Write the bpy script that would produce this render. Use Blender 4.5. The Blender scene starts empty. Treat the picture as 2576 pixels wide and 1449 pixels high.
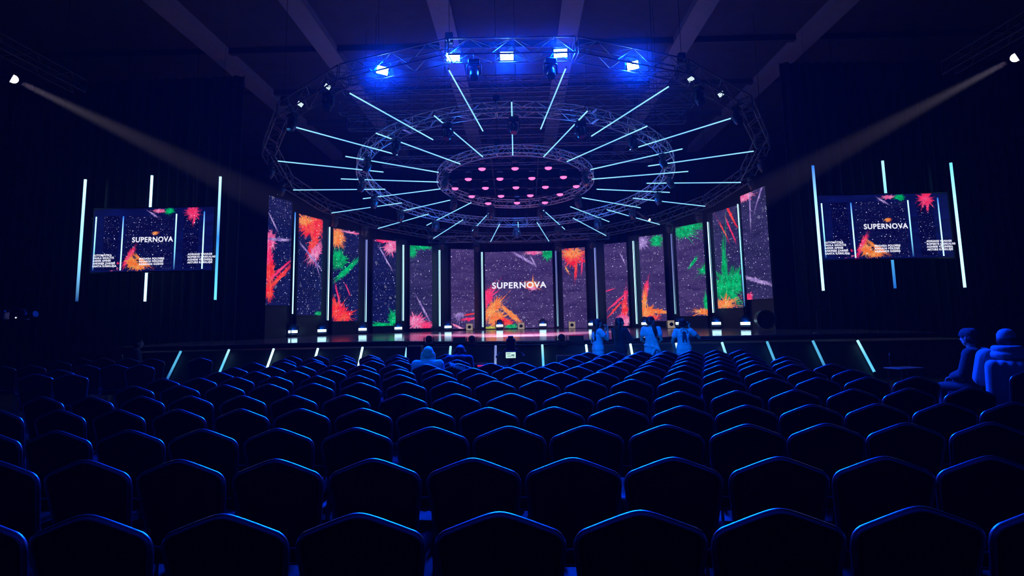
import bpy, bmesh, math, random
import numpy as np
from mathutils import Vector, Matrix
random.seed(7)
S = bpy.context.scene
COL = S.collection
PI = math.pi

# ------------------------------------------------------------------ camera, world, exposure
F, CX, CY0 = 1500.0, 1288.0, 613.0          # focal length and optical centre in pixels of the 2576x1449 frame
EYE = Vector((0, 0, 1.63))
pitch, roll, yaw = math.radians(7.1337), math.radians(1.1187), math.radians(0.66)
fwd = Vector((-math.sin(yaw)*math.cos(pitch), math.cos(yaw)*math.cos(pitch), math.sin(pitch)))
r0 = Vector((math.cos(yaw), math.sin(yaw), 0)); u0 = r0.cross(fwd)
RGT = math.cos(roll)*r0 - math.sin(roll)*u0
UPV = math.sin(roll)*r0 + math.cos(roll)*u0
cam = bpy.data.cameras.new('camera'); cam_o = bpy.data.objects.new('camera', cam); COL.objects.link(cam_o)
cam.sensor_width = 36; cam.lens = F/2576*36; cam.shift_y = -(724.5-CY0)/2576
cam.clip_start = 0.05; cam.clip_end = 300
mw = Matrix((RGT, UPV, -fwd)).transposed().to_4x4(); mw.translation = EYE
cam_o.matrix_world = mw
S.camera = cam_o
S.view_settings.view_transform = 'Standard'; S.view_settings.look = 'None'
S.view_settings.gamma = 1; S.view_settings.use_curve_mapping = False
S.view_settings.exposure = 0.0
W = bpy.data.worlds.new('world'); S.world = W; W.use_nodes = True
W.node_tree.nodes['Background'].inputs[0].default_value = (0, 0.001, 0.01, 1)
W.node_tree.nodes['Background'].inputs[1].default_value = 0.0
try:
    S.cycles.volume_bounces = 0; S.cycles.max_bounces = 3; S.cycles.diffuse_bounces = 1
    S.cycles.glossy_bounces = 2; S.cycles.transmission_bounces = 1; S.cycles.use_denoising = True; S.cycles.sample_clamp_indirect = 4.0
    S.cycles.sample_clamp_direct = 0.0; S.cycles.use_adaptive_sampling = True; S.cycles.adaptive_threshold = 0.07; S.cycles.light_sampling_threshold = 0.04
except Exception: pass

def lamp(name, kind, loc, target, energy, color, **kw):
    l = bpy.data.lights.new(name, kind); l.energy = energy; l.color = color
    for k, v in kw.items(): setattr(l, k, v)
    o = bpy.data.objects.new(name, l); COL.objects.link(o); o.location = loc
    d = Vector(target)-Vector(loc)
    o.rotation_euler = d.to_track_quat('-Z', 'Y').to_euler()
    return o
BLUE = (0.0, 0.035, 1.0)
# --- the blue wash the rig throws: blinders on the near arc (positions match the fixtures built below), plus added fill points by the middle ring
HAZE = 0.0004
def ray(px, py):
    return (RGT*((px-CX)/F) + UPV*((CY0-py)/F) + fwd)
def at(px, py, Y):                 # point on the pixel's ray at world depth Y
    d = ray(px, py); return EYE + d*(Y/d.y)
def onz(px, py, z):                # ... on the horizontal plane z
    d = ray(px, py); return EYE + d*((z-EYE.z)/d.z)
# tilted plane of the ring rig
RC = Vector((-0.088, 24.0, 1.63+5.393)); TX = math.radians(7.572); TY = math.radians(-0.506)
RU = Vector((math.cos(TY), 0, math.sin(TY)))
RV = Vector((0, math.cos(TX), -math.sin(TX))); RV = (RV-RU*RV.dot(RU)).normalized()
RN = RU.cross(RV)
def ring(r, deg, h=0.0):           # deg 0 = nearest point, clockwise to the left
    a = math.radians(deg)
    return RC + RU*(-math.sin(a)*r) + RV*(-math.cos(a)*r) + RN*h
def onring(px, py, h=0.0):
    d = ray(px, py); o = RC+RN*h
    return EYE + d*((o-EYE).dot(RN)/d.dot(RN))

BLIND = [(962,177),(1140,144),(1275,141),(1410,134),(1592,165)]
for i, (x, y) in enumerate(BLIND):
    p = onring(x, y, 0.42); p = p + (EYE-p).normalized()*0.35
    lamp('blinder_light', 'AREA', p, (p.x*0.6, 3.0, 0.5), 1700, BLUE, shape='RECTANGLE', size=0.42, size_y=0.26, spread=math.radians(110))
# white follow spots at the sides of the hall
SPOT = [(at(15,190,11.5), (1.0,23,1.0)), (at(2573,135,11.5), (-1.0,23,1.0))]
for p, t in SPOT:
    lamp('follow_spot_light', 'SPOT', p + (Vector(t)-p).normalized()*0.25, t, 120000, (0.86,0.70,1.0), spot_size=math.radians(10), spot_blend=0.6, shadow_soft_size=0.06)
SP3 = onring(1628,549,0.0)
lamp('profile_spot_light', 'SPOT', SP3, at(1760,640,28.5), 6000, (1.0,0.95,0.8), spot_size=math.radians(26), spot_blend=0.7, shadow_soft_size=0.05)
# blue point lamps added by the middle ring to brighten its trusses
for k in range(9):
    p = ring(5.4, k*40+20, -0.45)
    lamp('truss_fill', 'POINT', p, (0,0,0), 55, (0.0,0.16,1.0), shadow_soft_size=0.12)
# unseen blue spots added high above the camera to brighten the people
for x,tx,ty,e,sz in ((-5.0,3.0,14.6,15000,17),(-4.0,-1.55,9.4,4000,8),(1.0,6.05,7.5,120,6)):
    lamp('people_fill', 'SPOT', (x, 1.0, 11.5), (tx, ty, 1.1), e, (0.0,0.13,1.0), spot_size=math.radians(sz), spot_blend=0.9, shadow_soft_size=0.15)

# ------------------------------------------------------------------ helpers
def tag(o, label=None, cat=None, group=None, kind=None):
    if label: o['label'] = label
    if cat: o['category'] = cat
    if group: o['group'] = group
    if kind: o['kind'] = kind
    return o
def empty(name, loc=(0,0,0), rz=0.0):
    o = bpy.data.objects.new(name, None); COL.objects.link(o); o.location = loc; o.rotation_euler = (0,0,rz)
    o.empty_display_size = 0.1
    return o
class MB:
    def __init__(s): s.v=[]; s.f=[]; s.sm=[]
    def add(s, vs, fs, smooth=False):
        b=len(s.v); s.v += [tuple(v) for v in vs]
        for f in fs: s.f.append(tuple(b+i for i in f)); s.sm.append(smooth)
    def box(s, c, d, rot=None, bev=0.0):
        c=Vector(c); hx,hy,hz=d[0]/2,d[1]/2,d[2]/2
        if bev<=0:
            vs=[Vector((sx*hx,sy*hy,sz*hz)) for sx in(-1,1) for sy in(-1,1) for sz in(-1,1)]
            fs=[(0,1,3,2),(4,6,7,5),(0,4,5,1),(2,3,7,6),(0,2,6,4),(1,5,7,3)]
        else:
            bm=bmesh.new(); bmesh.ops.create_cube(bm,size=1)
            for v in bm.verts: v.co=Vector((v.co.x*2*hx,v.co.y*2*hy,v.co.z*2*hz))
            bmesh.ops.bevel(bm,geom=list(bm.edges),offset=bev,segments=3,affect='EDGES',profile=0.5)
            bm.verts.ensure_lookup_table(); vs=[v.co.copy() for v in bm.verts]; fs=[tuple(v.index for v in f.verts) for f in bm.faces]; bm.free()
        if rot is not None: vs=[rot@v for v in vs]
        s.add([c+v for v in vs], fs, bev>0)
    def cyl(s, p0, p1, r, n=8, r1=None, caps=True, smooth=True):
        p0=Vector(p0);p1=Vector(p1);r1=r if r1 is None else r1
        d=(p1-p0).normalized(); a=d.orthogonal().normalized(); b=d.cross(a)
        vs=[]
        for k in range(n):
            t=2*PI*k/n; o=a*math.cos(t)+b*math.sin(t); vs.append(p0+o*r)
        for k in range(n):
            t=2*PI*k/n; o=a*math.cos(t)+b*math.sin(t); vs.append(p1+o*r1)
        fs=[(k,(k+1)%n,n+(k+1)%n,n+k) for k in range(n)]
        s.add(vs,fs,smooth)
        if caps:
            s.add(vs[:n][::-1],[tuple(range(n))]); s.add(vs[n:],[tuple(range(n))])
    def tube(s, pts, r, n=8, closed=False, rz=None):
        pts=[Vector(p) for p in pts]; m=len(pts); rings=[]
        prev=None
        for i,p in enumerate(pts):
            q0=pts[i-1] if (i>0 or closed) else p; q1=pts[(i+1)%m] if (i<m-1 or closed) else p
            d=(q1-q0).normalized()
            if prev is None: a=d.orthogonal().normalized()
            else:
                a=prev-d*prev.dot(d); a=a.normalized() if a.length>1e-6 else d.orthogonal().normalized()
            prev=a; b=d.cross(a); rr=r[i] if isinstance(r,(list,tuple)) else r
            rings.append([p+(a*math.cos(2*PI*k/n)+b*math.sin(2*PI*k/n))*rr for k in range(n)])
        vs=[v for g in rings for v in g]; fs=[]
        for i in range(m if closed else m-1):
            j=(i+1)%m
            for k in range(n): fs.append((i*n+k,i*n+(k+1)%n,j*n+(k+1)%n,j*n+k))
        s.add(vs,fs,True)
        if not closed:
            s.add(rings[0][::-1],[tuple(range(n))]); s.add(rings[-1],[tuple(range(n))])
    def ball(s, c, r, sc=(1,1,1), n=14, m=9, rot=None, z0=-1.0, z1=1.0):
        c=Vector(c); vs=[]; fs=[]
        t0=math.acos(max(-1,min(1,z1))); t1=math.acos(max(-1,min(1,z0)))
        for i in range(m+1):
            t=t0+(t1-t0)*i/m
            for k in range(n):
                p=2*PI*k/n; v=Vector((math.sin(t)*math.cos(p)*sc[0],math.sin(t)*math.sin(p)*sc[1],math.cos(t)*sc[2]))*r
                vs.append(c+(rot@v if rot else v))
        for i in range(m):
            for k in range(n): fs.append((i*n+k,(i+1)*n+k,(i+1)*n+(k+1)%n,i*n+(k+1)%n))
        s.add(vs,fs,True)
        if z1<1: s.add(vs[:n],[tuple(range(n))])
        if z0>-1: s.add(vs[-n:][::-1],[tuple(range(n))])
    def capsule(s, p0, p1, r0, r1, n=12):
        p0=Vector(p0);p1=Vector(p1); d=(p1-p0)
        if d.length<1e-5: d=Vector((0,0,1e-4))
        L=d.length; d=d/L; a=d.orthogonal().normalized(); b=d.cross(a); vs=[];fs=[];pr=[]
        for i in range(5): t=PI/2*(1-i/4.0); pr.append((-math.sin(t)*r0, math.cos(t)*r0+1e-5))
        for i in range(5): t=PI/2*(i/4.0); pr.append((L+math.sin(t)*r1, math.cos(t)*r1+1e-5))
        for (h,rr) in pr:
            for k in range(n): q=2*PI*k/n; vs.append(p0+d*h+(a*math.cos(q)+b*math.sin(q))*rr)
        for i in range(len(pr)-1):
            for k in range(n): fs.append((i*n+k,i*n+(k+1)%n,(i+1)*n+(k+1)%n,(i+1)*n+k))
        s.add(vs,fs,True); s.add(vs[:n][::-1],[tuple(range(n))]); s.add(vs[-n:],[tuple(range(n))])
    def prism(s, poly, axis, a, b, smooth=False):   # poly in the two other axes
        def mk(t):
            if axis=='x': return [(t,p[0],p[1]) for p in poly]
            if axis=='y': return [(p[0],t,p[1]) for p in poly]
            return [(p[0],p[1],t) for p in poly]
        n=len(poly); vs=mk(a)+mk(b)
        s.add(vs,[(k,(k+1)%n,n+(k+1)%n,n+k) for k in range(n)],smooth)
        s.add(mk(a)[::-1],[tuple(range(n))]); s.add(mk(b),[tuple(range(n))])
    def mesh(s, name, mat):
        me=bpy.data.meshes.new(name); me.from_pydata(s.v,[],s.f); me.update()
        me.polygons.foreach_set('use_smooth', s.sm)
        bm=bmesh.new(); bm.from_mesh(me); bmesh.ops.recalc_face_normals(bm,faces=bm.faces); bm.to_mesh(me); bm.free()
        me.materials.append(mat); return me
    def build(s, name, mat, parent=None, loc=None, rz=None):
        o=bpy.data.objects.new(name, s.mesh(name,mat)); COL.objects.link(o)
        if parent: o.parent=parent
        if loc is not None: o.location=loc
        if rz is not None: o.rotation_euler=(0,0,rz)
        return o
KIDS={}
def kids(o):
    return [c for c in bpy.data.objects if c.parent==o]
def capture(o):                      # the tree under o, read once
    return (o,[capture(c) for c in kids(o)])
def dup(tree, parent=None):
    o,ch=tree; c=o.copy(); COL.objects.link(c); c.parent=parent
    for t in ch: dup(t,c)
    return c
ORD=['first','second','third','fourth','fifth','sixth','seventh','eighth','ninth','tenth','eleventh','twelfth','thirteenth','fourteenth','fifteenth','sixteenth','seventeenth','eighteenth','nineteenth','twentieth']

# ------------------------------------------------------------------ materials
def pbr(name, col, rough=0.6, metal=0.0, noise=0.0, nscale=8.0, bump=0.0, spec=0.5, coat=0.0, sheen=0.0):
    m=bpy.data.materials.new(name); m.use_nodes=True; nt=m.node_tree; b=nt.nodes['Principled BSDF']
    b.inputs['Base Color'].default_value=(*col,1); b.inputs['Roughness'].default_value=rough; b.inputs['Metallic'].default_value=metal
    b.inputs['Specular IOR Level'].default_value=spec; b.inputs['Coat Weight'].default_value=coat
    if sheen: b.inputs['Sheen Weight'].default_value=sheen
    if noise or bump:
        tc=nt.nodes.new('ShaderNodeTexCoord'); n=nt.nodes.new('ShaderNodeTexNoise'); n.inputs['Scale'].default_value=nscale; n.inputs['Detail'].default_value=4
        nt.links.new(tc.outputs['Object'],n.inputs['Vector'])
        if noise:
            mx=nt.nodes.new('ShaderNodeMix'); mx.data_type='RGBA'
            mx.inputs[6].default_value=(*[c*(1-noise) for c in col],1); mx.inputs[7].default_value=(*[min(1,c*(1+noise)) for c in col],1)
            nt.links.new(n.outputs['Fac'],mx.inputs[0]); nt.links.new(mx.outputs[2],b.inputs['Base Color'])
        if bump:
            bp=nt.nodes.new('ShaderNodeBump'); bp.inputs['Strength'].default_value=bump; bp.inputs['Distance'].default_value=0.01
            nt.links.new(n.outputs['Fac'],bp.inputs['Height']); nt.links.new(bp.outputs[0],b.inputs['Normal'])
    return m
def emit(name, col, strength, light=True):
    m=bpy.data.materials.new(name); m.use_nodes=True; nt=m.node_tree; b=nt.nodes['Principled BSDF']
    b.inputs['Base Color'].default_value=(0.02,0.02,0.02,1)
    b.inputs['Emission Color'].default_value=(*col,1); b.inputs['Emission Strength'].default_value=strength
    if not light: m.cycles.emission_sampling='NONE'
    return m
M={}
M['fabric']=pbr('black_chair_fabric',(0.010,0.010,0.014),0.9,noise=0.3,nscale=300,bump=0.2,spec=0.04)
M['rail']=pbr('satin_metal_rail',(0.30,0.30,0.33),0.30,1.0,noise=0.12,nscale=40)
M['leg']=pbr('satin_metal_leg',(0.16,0.16,0.19),0.34,1.0)
M['black']=pbr('black_plastic',(0.016,0.016,0.020),0.42,noise=0.2)
M['blackm']=pbr('matt_black_metal',(0.012,0.012,0.016),0.55,noise=0.2,nscale=20)
M['truss']=pbr('aluminium_truss',(0.62,0.62,0.66),0.38,0.55,noise=0.1,nscale=14)
M['truss_shaded']=pbr('shaded_aluminium_truss',(0.17,0.17,0.19),0.45,0.6,noise=0.1,nscale=14)  # same aluminium, darkened for the trusses that hang in weaker light
M['cable']=pbr('steel_wire_rope',(0.05,0.05,0.05),0.5,1.0)
M['wall']=pbr('black_wall_paint',(0.020,0.019,0.026),0.85,noise=0.2,nscale=2,bump=0.2)
M['ceiling']=pbr('dark_ceiling_paint',(0.05,0.05,0.06),0.8,noise=0.35,nscale=1.5)
M['beam']=pbr('grey_ceiling_beam',(0.24,0.24,0.27),0.7,noise=0.2,nscale=3)
M['drape']=pbr('black_velvet_drape',(0.010,0.008,0.012),0.95,noise=0.2,nscale=6,sheen=0.2)
M['skirt']=pbr('black_stage_skirt',(0.014,0.014,0.018),0.6,noise=0.2)
M['trim']=pbr('aluminium_stage_edge',(0.6,0.55,0.6),0.35,1.0)
M['bluebody']=pbr('glossy_black_fixture_shell',(0.03,0.03,0.035),0.3,noise=0.1)

def planks(name, c1, c2, rough, sx, sy, bump=0.15, spec=0.5, coat=0.0):
    m=pbr(name,c1,rough,spec=spec,coat=coat); nt=m.node_tree; b=nt.nodes['Principled BSDF']
    tc=nt.nodes.new('ShaderNodeTexCoord'); mp=nt.nodes.new('ShaderNodeMapping'); br=nt.nodes.new('ShaderNodeTexBrick')
    mp.inputs['Scale'].default_value=(sx,sy,1); br.inputs['Scale'].default_value=1.0; br.inputs['Mortar Size'].default_value=0.012
    br.inputs['Color1'].default_value=(*c1,1); br.inputs['Color2'].default_value=(*c2,1); br.inputs['Mortar'].default_value=(*[c*0.3 for c in c1],1)
    n=nt.nodes.new('ShaderNodeTexNoise'); n.inputs['Scale'].default_value=3; n.inputs['Detail'].default_value=5
    nt.links.new(tc.outputs['Object'],mp.inputs[0]); nt.links.new(mp.outputs[0],br.inputs['Vector'])
    nt.links.new(tc.outputs['Object'],n.inputs['Vector'])
    mr=nt.nodes.new('ShaderNodeMapRange'); mr.inputs[3].default_value=rough*0.7; mr.inputs[4].default_value=min(1,rough*1.5)
    nt.links.new(n.outputs['Fac'],mr.inputs[0]); nt.links.new(mr.outputs[0],b.inputs['Roughness'])
    nt.links.new(br.outputs['Color'],b.inputs['Base Color'])
    bp=nt.nodes.new('ShaderNodeBump'); bp.inputs['Strength'].default_value=bump; bp.inputs['Distance'].default_value=0.004
    nt.links.new(br.outputs['Fac'],bp.inputs['Height']); nt.links.new(bp.outputs[0],b.inputs['Normal'])
    return m
M['floor']=planks('dark_wood_floor',(0.030,0.018,0.014),(0.020,0.012,0.010),0.55,0.5,7.0,spec=0.25)
M['deck']=planks('glossy_stage_deck',(0.42,0.28,0.32),(0.33,0.22,0.26),0.12,0.5,0.5,bump=0.05,coat=0.0,spec=0.25)

# LED picture node groups -------------------------------------------------
def mathn(nt, op, a, b=None, c=None):
    n=nt.nodes.new('ShaderNodeMath'); n.operation=op
    for i,x in enumerate((a,b,c)):
        if x is None: continue
        if hasattr(x,'is_linked') or isinstance(x,bpy.types.NodeSocket): nt.links.new(x,n.inputs[i])
        else: n.inputs[i].default_value=x
    return n.outputs[0]
def sock(g, name, io, typ, dv=None):
    s=g.interface.new_socket(name=name,in_out=io,socket_type=typ)
    if dv is not None: s.default_value=dv
g=bpy.data.node_groups.new('powder_splash','ShaderNodeTree')
for nm,t in (('Color','NodeSocketColor'),('Vector','NodeSocketVector'),('Center','NodeSocketVector'),('Angle','NodeSocketFloat'),('Size','NodeSocketVector'),('Tint','NodeSocketColor'),('Tint2','NodeSocketColor'),('Rough','NodeSocketFloat')):
    sock(g,nm,'INPUT',t)
sock(g,'Color','OUTPUT','NodeSocketColor')
gi=g.nodes.new('NodeGroupInput'); go=g.nodes.new('NodeGroupOutput')
n1=g.nodes.new('ShaderNodeTexNoise'); n1.inputs['Scale'].default_value=2.6; n1.inputs['Detail'].default_value=6; n1.inputs['Roughness'].default_value=0.68
n2=g.nodes.new('ShaderNodeTexNoise'); n2.inputs['Scale'].default_value=9; n2.inputs['Detail'].default_value=7; n2.inputs['Roughness'].default_value=0.85
g.links.new(gi.outputs['Vector'],n1.inputs['Vector']); g.links.new(gi.outputs['Vector'],n2.inputs['Vector'])
sb=g.nodes.new('ShaderNodeVectorMath'); sb.operation='SUBTRACT'; g.links.new(gi.outputs['Vector'],sb.inputs[0]); g.links.new(gi.outputs['Center'],sb.inputs[1])
rt=g.nodes.new('ShaderNodeVectorRotate'); rt.rotation_type='Y_AXIS'; g.links.new(sb.outputs[0],rt.inputs['Vector']); g.links.new(gi.outputs['Angle'],rt.inputs['Angle'])
dv=g.nodes.new('ShaderNodeVectorMath'); dv.operation='DIVIDE'; g.links.new(rt.outputs[0],dv.inputs[0]); g.links.new(gi.outputs['Size'],dv.inputs[1])
ln=g.nodes.new('ShaderNodeVectorMath'); ln.operation='LENGTH'; g.links.new(dv.outputs[0],ln.inputs[0])
d=ln.outputs['Value']
w1=mathn(g,'MULTIPLY',mathn(g,'SUBTRACT',n1.outputs['Fac'],0.5),gi.outputs['Rough'])
w2=mathn(g,'MULTIPLY',mathn(g,'SUBTRACT',n2.outputs['Fac'],0.5),mathn(g,'MULTIPLY',gi.outputs['Rough'],1.7))
nm_=g.nodes.new('ShaderNodeVectorMath'); nm_.operation='NORMALIZE'; g.links.new(dv.outputs[0],nm_.inputs[0])
ns_=g.nodes.new('ShaderNodeVectorMath'); ns_.operation='ADD'; g.links.new(nm_.outputs[0],ns_.inputs[0]); g.links.new(gi.outputs['Center'],ns_.inputs[1])
n3=g.nodes.new('ShaderNodeTexNoise'); n3.inputs['Scale'].default_value=5.0; n3.inputs['Detail'].default_value=4; n3.inputs['Roughness'].default_value=0.7; g.links.new(ns_.outputs[0],n3.inputs['Vector'])
d=mathn(g,'MULTIPLY',d,mathn(g,'ADD',1.0,mathn(g,'MULTIPLY',mathn(g,'SUBTRACT',n3.outputs['Fac'],0.5),mathn(g,'MULTIPLY',gi.outputs['Rough'],2.4))))
dd=mathn(g,'ADD',mathn(g,'ADD',d,w1),w2)
mr=g.nodes.new('ShaderNodeMapRange'); mr.inputs[1].default_value=1.0; mr.inputs[2].default_value=0.80; g.links.new(dd,mr.inputs[0])
tm=g.nodes.new('ShaderNodeMix'); tm.data_type='RGBA'
mr2=g.nodes.new('ShaderNodeMapRange'); mr2.inputs[1].default_value=0.42; mr2.inputs[2].default_value=0.62; g.links.new(n1.outputs['Fac'],mr2.inputs[0])
g.links.new(mr2.outputs[0],tm.inputs[0]); g.links.new(gi.outputs['Tint'],tm.inputs[6]); g.links.new(gi.outputs['Tint2'],tm.inputs[7])
mr3=g.nodes.new('ShaderNodeMapRange'); mr3.inputs[1].default_value=0.3; mr3.inputs[2].default_value=0.65; mr3.inputs[3].default_value=0.45; mr3.inputs[4].default_value=1.15; g.links.new(n2.outputs['Fac'],mr3.inputs[0])
vm=g.nodes.new('ShaderNodeVectorMath'); vm.operation='SCALE'; g.links.new(tm.outputs[2],vm.inputs[0]); g.links.new(mr3.outputs[0],vm.inputs['Scale'])
mx=g.nodes.new('ShaderNodeMix'); mx.data_type='RGBA'; g.links.new(mr.outputs[0],mx.inputs[0]); g.links.new(gi.outputs['Color'],mx.inputs[6]); g.links.new(vm.outputs[0],mx.inputs[7])
g.links.new(mx.outputs[2],go.inputs['Color'])
SPLASH=g
g=bpy.data.node_groups.new('star_dots','ShaderNodeTree')
for nm,t in (('Color','NodeSocketColor'),('Vector','NodeSocketVector'),('Scale','NodeSocketFloat'),('Radius','NodeSocketFloat'),('Bright','NodeSocketFloat'),('Cut','NodeSocketFloat')): sock(g,nm,'INPUT',t)
sock(g,'Color','OUTPUT','NodeSocketColor')
gi=g.nodes.new('NodeGroupInput'); go=g.nodes.new('NodeGroupOutput')
vo=g.nodes.new('ShaderNodeTexVoronoi'); vo.feature='F1'; vo.voronoi_dimensions='2D'
sx2=g.nodes.new('ShaderNodeSeparateXYZ'); cx2=g.nodes.new('ShaderNodeCombineXYZ'); g.links.new(gi.outputs['Vector'],sx2.inputs[0]); g.links.new(sx2.outputs[0],cx2.inputs[0]); g.links.new(sx2.outputs[2],cx2.inputs[1]); g.links.new(cx2.outputs[0],vo.inputs['Vector']); g.links.new(gi.outputs['Scale'],vo.inputs['Scale'])
sp=g.nodes.new('ShaderNodeSeparateColor'); g.links.new(vo.outputs['Color'],sp.inputs[0])
rad=mathn(g,'MULTIPLY',gi.outputs['Radius'],mathn(g,'ADD',0.35,sp.outputs[0]))
on=mathn(g,'GREATER_THAN',sp.outputs[1],gi.outputs['Cut'])
msk=mathn(g,'MULTIPLY',mathn(g,'LESS_THAN',vo.outputs['Distance'],rad),on)
br=mathn(g,'MULTIPLY',mathn(g,'MULTIPLY',msk,gi.outputs['Bright']),mathn(g,'ADD',0.06,mathn(g,'POWER',sp.outputs[2],3.5)))
cc=g.nodes.new('ShaderNodeVectorMath'); cc.operation='SCALE'; cc.inputs[0].default_value=(0.72,0.68,1.0); g.links.new(br,cc.inputs['Scale'])
ad=g.nodes.new('ShaderNodeVectorMath'); ad.operation='ADD'; g.links.new(gi.outputs['Color'],ad.inputs[0]); g.links.new(cc.outputs[0],ad.inputs[1])
g.links.new(ad.outputs[0],go.inputs['Color'])
DOTS=g
RED=((0.95,0.012,0.03),(1.0,0.10,0.05)); ORG=((1.0,0.17,0.025),(1.0,0.42,0.10)); GRN=((0.0,0.26,0.07),(0.0,0.62,0.20)); PNK=((0.85,0.10,0.32),(0.95,0.36,0.62)); VIO=((0.20,0.12,0.42),(0.60,0.42,0.85)); HOT=((1.0,0.02,0.12),(0.95,0.08,0.25))
def led_material(name, base, base2, splashes, dots=1.0, bokeh=0.3, dotscale=9.0, strength=1.0, seed=0.0, uvs=1.0):
    m=bpy.data.materials.new(name); m.use_nodes=True; nt=m.node_tree; b=nt.nodes['Principled BSDF']
    b.inputs['Base Color'].default_value=(0.004,0.004,0.005,1); b.inputs['Roughness'].default_value=0.6; b.inputs['Specular IOR Level'].default_value=0.1
    tc=nt.nodes.new('ShaderNodeTexCoord'); sc=nt.nodes.new('ShaderNodeVectorMath'); sc.operation='SCALE'; sc.inputs['Scale'].default_value=uvs
    nt.links.new(tc.outputs['Object'],sc.inputs[0]); V=sc.outputs[0]
    off=nt.nodes.new('ShaderNodeVectorMath'); off.operation='ADD'; off.inputs[1].default_value=(seed*7.3,0,seed*3.1); nt.links.new(V,off.inputs[0])
    # flatten to the picture plane
    mp=nt.nodes.new('ShaderNodeMapping'); mp.inputs['Scale'].default_value=(1,0,1); nt.links.new(off.outputs[0],mp.inputs[0])
    nz=nt.nodes.new('ShaderNodeTexNoise'); nz.inputs['Scale'].default_value=0.8; nz.inputs['Detail'].default_value=5; nz.inputs['Distortion'].default_value=1.2
    mp2=nt.nodes.new('ShaderNodeMapping'); mp2.inputs['Scale'].default_value=(0.6,0,3.0); nt.links.new(mp.outputs[0],mp2.inputs[0]); nt.links.new(mp2.outputs[0],nz.inputs['Vector'])
    mr=nt.nodes.new('ShaderNodeMapRange'); mr.inputs[1].default_value=0.35; mr.inputs[2].default_value=0.65; nt.links.new(nz.outputs['Fac'],mr.inputs[0])
    mx=nt.nodes.new('ShaderNodeMix'); mx.data_type='RGBA'; mx.inputs[6].default_value=(*base,1); mx.inputs[7].default_value=(*base2,1); nt.links.new(mr.outputs[0],mx.inputs[0])
    col=mx.outputs[2]
    def dotl(col,scale,rad,bright,cut):
        n=nt.nodes.new('ShaderNodeGroup'); n.node_tree=DOTS; nt.links.new(col,n.inputs['Color']); nt.links.new(mp.outputs[0],n.inputs['Vector'])
        n.inputs['Scale'].default_value=scale; n.inputs['Radius'].default_value=rad; n.inputs['Bright'].default_value=bright; n.inputs['Cut'].default_value=cut
        return n.outputs[0]
    if bokeh: col=dotl(col,dotscale*0.33,0.20,0.22*bokeh,0.62)
    for (cx,cz,ang,sx,sz,tint,rough) in splashes:
        n=nt.nodes.new('ShaderNodeGroup'); n.node_tree=SPLASH; nt.links.new(col,n.inputs['Color'])
        n.inputs['Center'].default_value=(cx,0,cz); n.inputs['Angle'].default_value=math.radians(ang); n.inputs['Size'].default_value=(sx,1000,sz)
        n.inputs['Tint'].default_value=(*tint[0],1); n.inputs['Tint2'].default_value=(*tint[1],1); n.inputs['Rough'].default_value=rough
        nt.links.new(V,n.inputs['Vector']); col=n.outputs[0]
    if dots:
        col=dotl(col,dotscale,0.13,1.7*dots,0.72); col=dotl(col,dotscale*1.9,0.15,0.7*dots,0.78); col=dotl(col,dotscale*0.6,0.085,3.0*dots,0.70)
    nt.links.new(col,b.inputs['Emission Color']); b.inputs['Emission Strength'].default_value=strength
    return m

# ------------------------------------------------------------------ the hall
def struct(name, mb, mat): return tag(mb.build(name,mat),kind='structure')
XW=21.0; YB=38.0; YF=-2.5; HC=12.6
b=MB(); b.box((0,(YB+YF)/2,-0.1),(2*XW,YB-YF,0.2)); struct('floor',b,M['floor'])
b=MB(); b.box((0,(YB+YF)/2,HC+0.1),(2*XW,YB-YF,0.2)); struct('ceiling',b,M['ceiling'])
b=MB(); b.box((-XW-0.1,(YB+YF)/2,HC/2),(0.2,YB-YF,HC)); struct('wall_left',b,M['wall'])
b=MB(); b.box((XW+0.1,(YB+YF)/2,HC/2),(0.2,YB-YF,HC)); struct('wall_right',b,M['wall'])
b=MB(); b.box((0,YB+0.1,HC/2),(2*XW,0.2,HC)); struct('wall_back',b,M['wall'])
b=MB(); b.box((0,YF-0.1,HC/2),(2*XW,0.2,HC)); struct('wall_rear',b,M['wall'])
# ceiling beams run towards the stage
for i,px in enumerate((395,733,1103,1441,1779,2130)):
    d=ray(px,0); t=(HC-0.35-EYE.z)/d.z; p=EYE+d*t
    b=MB(); b.box((p.x,(YB+YF)/2,HC-0.2),(0.55,YB-YF-0.02,0.4)); b.box((p.x,(YB+YF)/2,HC-0.42),(0.75,YB-YF-0.02,0.05))
    struct('trim_%d'%(i+1),b,M['beam'])
for i in range(6):
    y=9.5+i*4.4
    b=MB(); b.box((0,y,HC-0.12),(2*XW-0.02,0.22,0.24)); struct('trim_%d'%(i+7),b,M['ceiling'])
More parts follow.
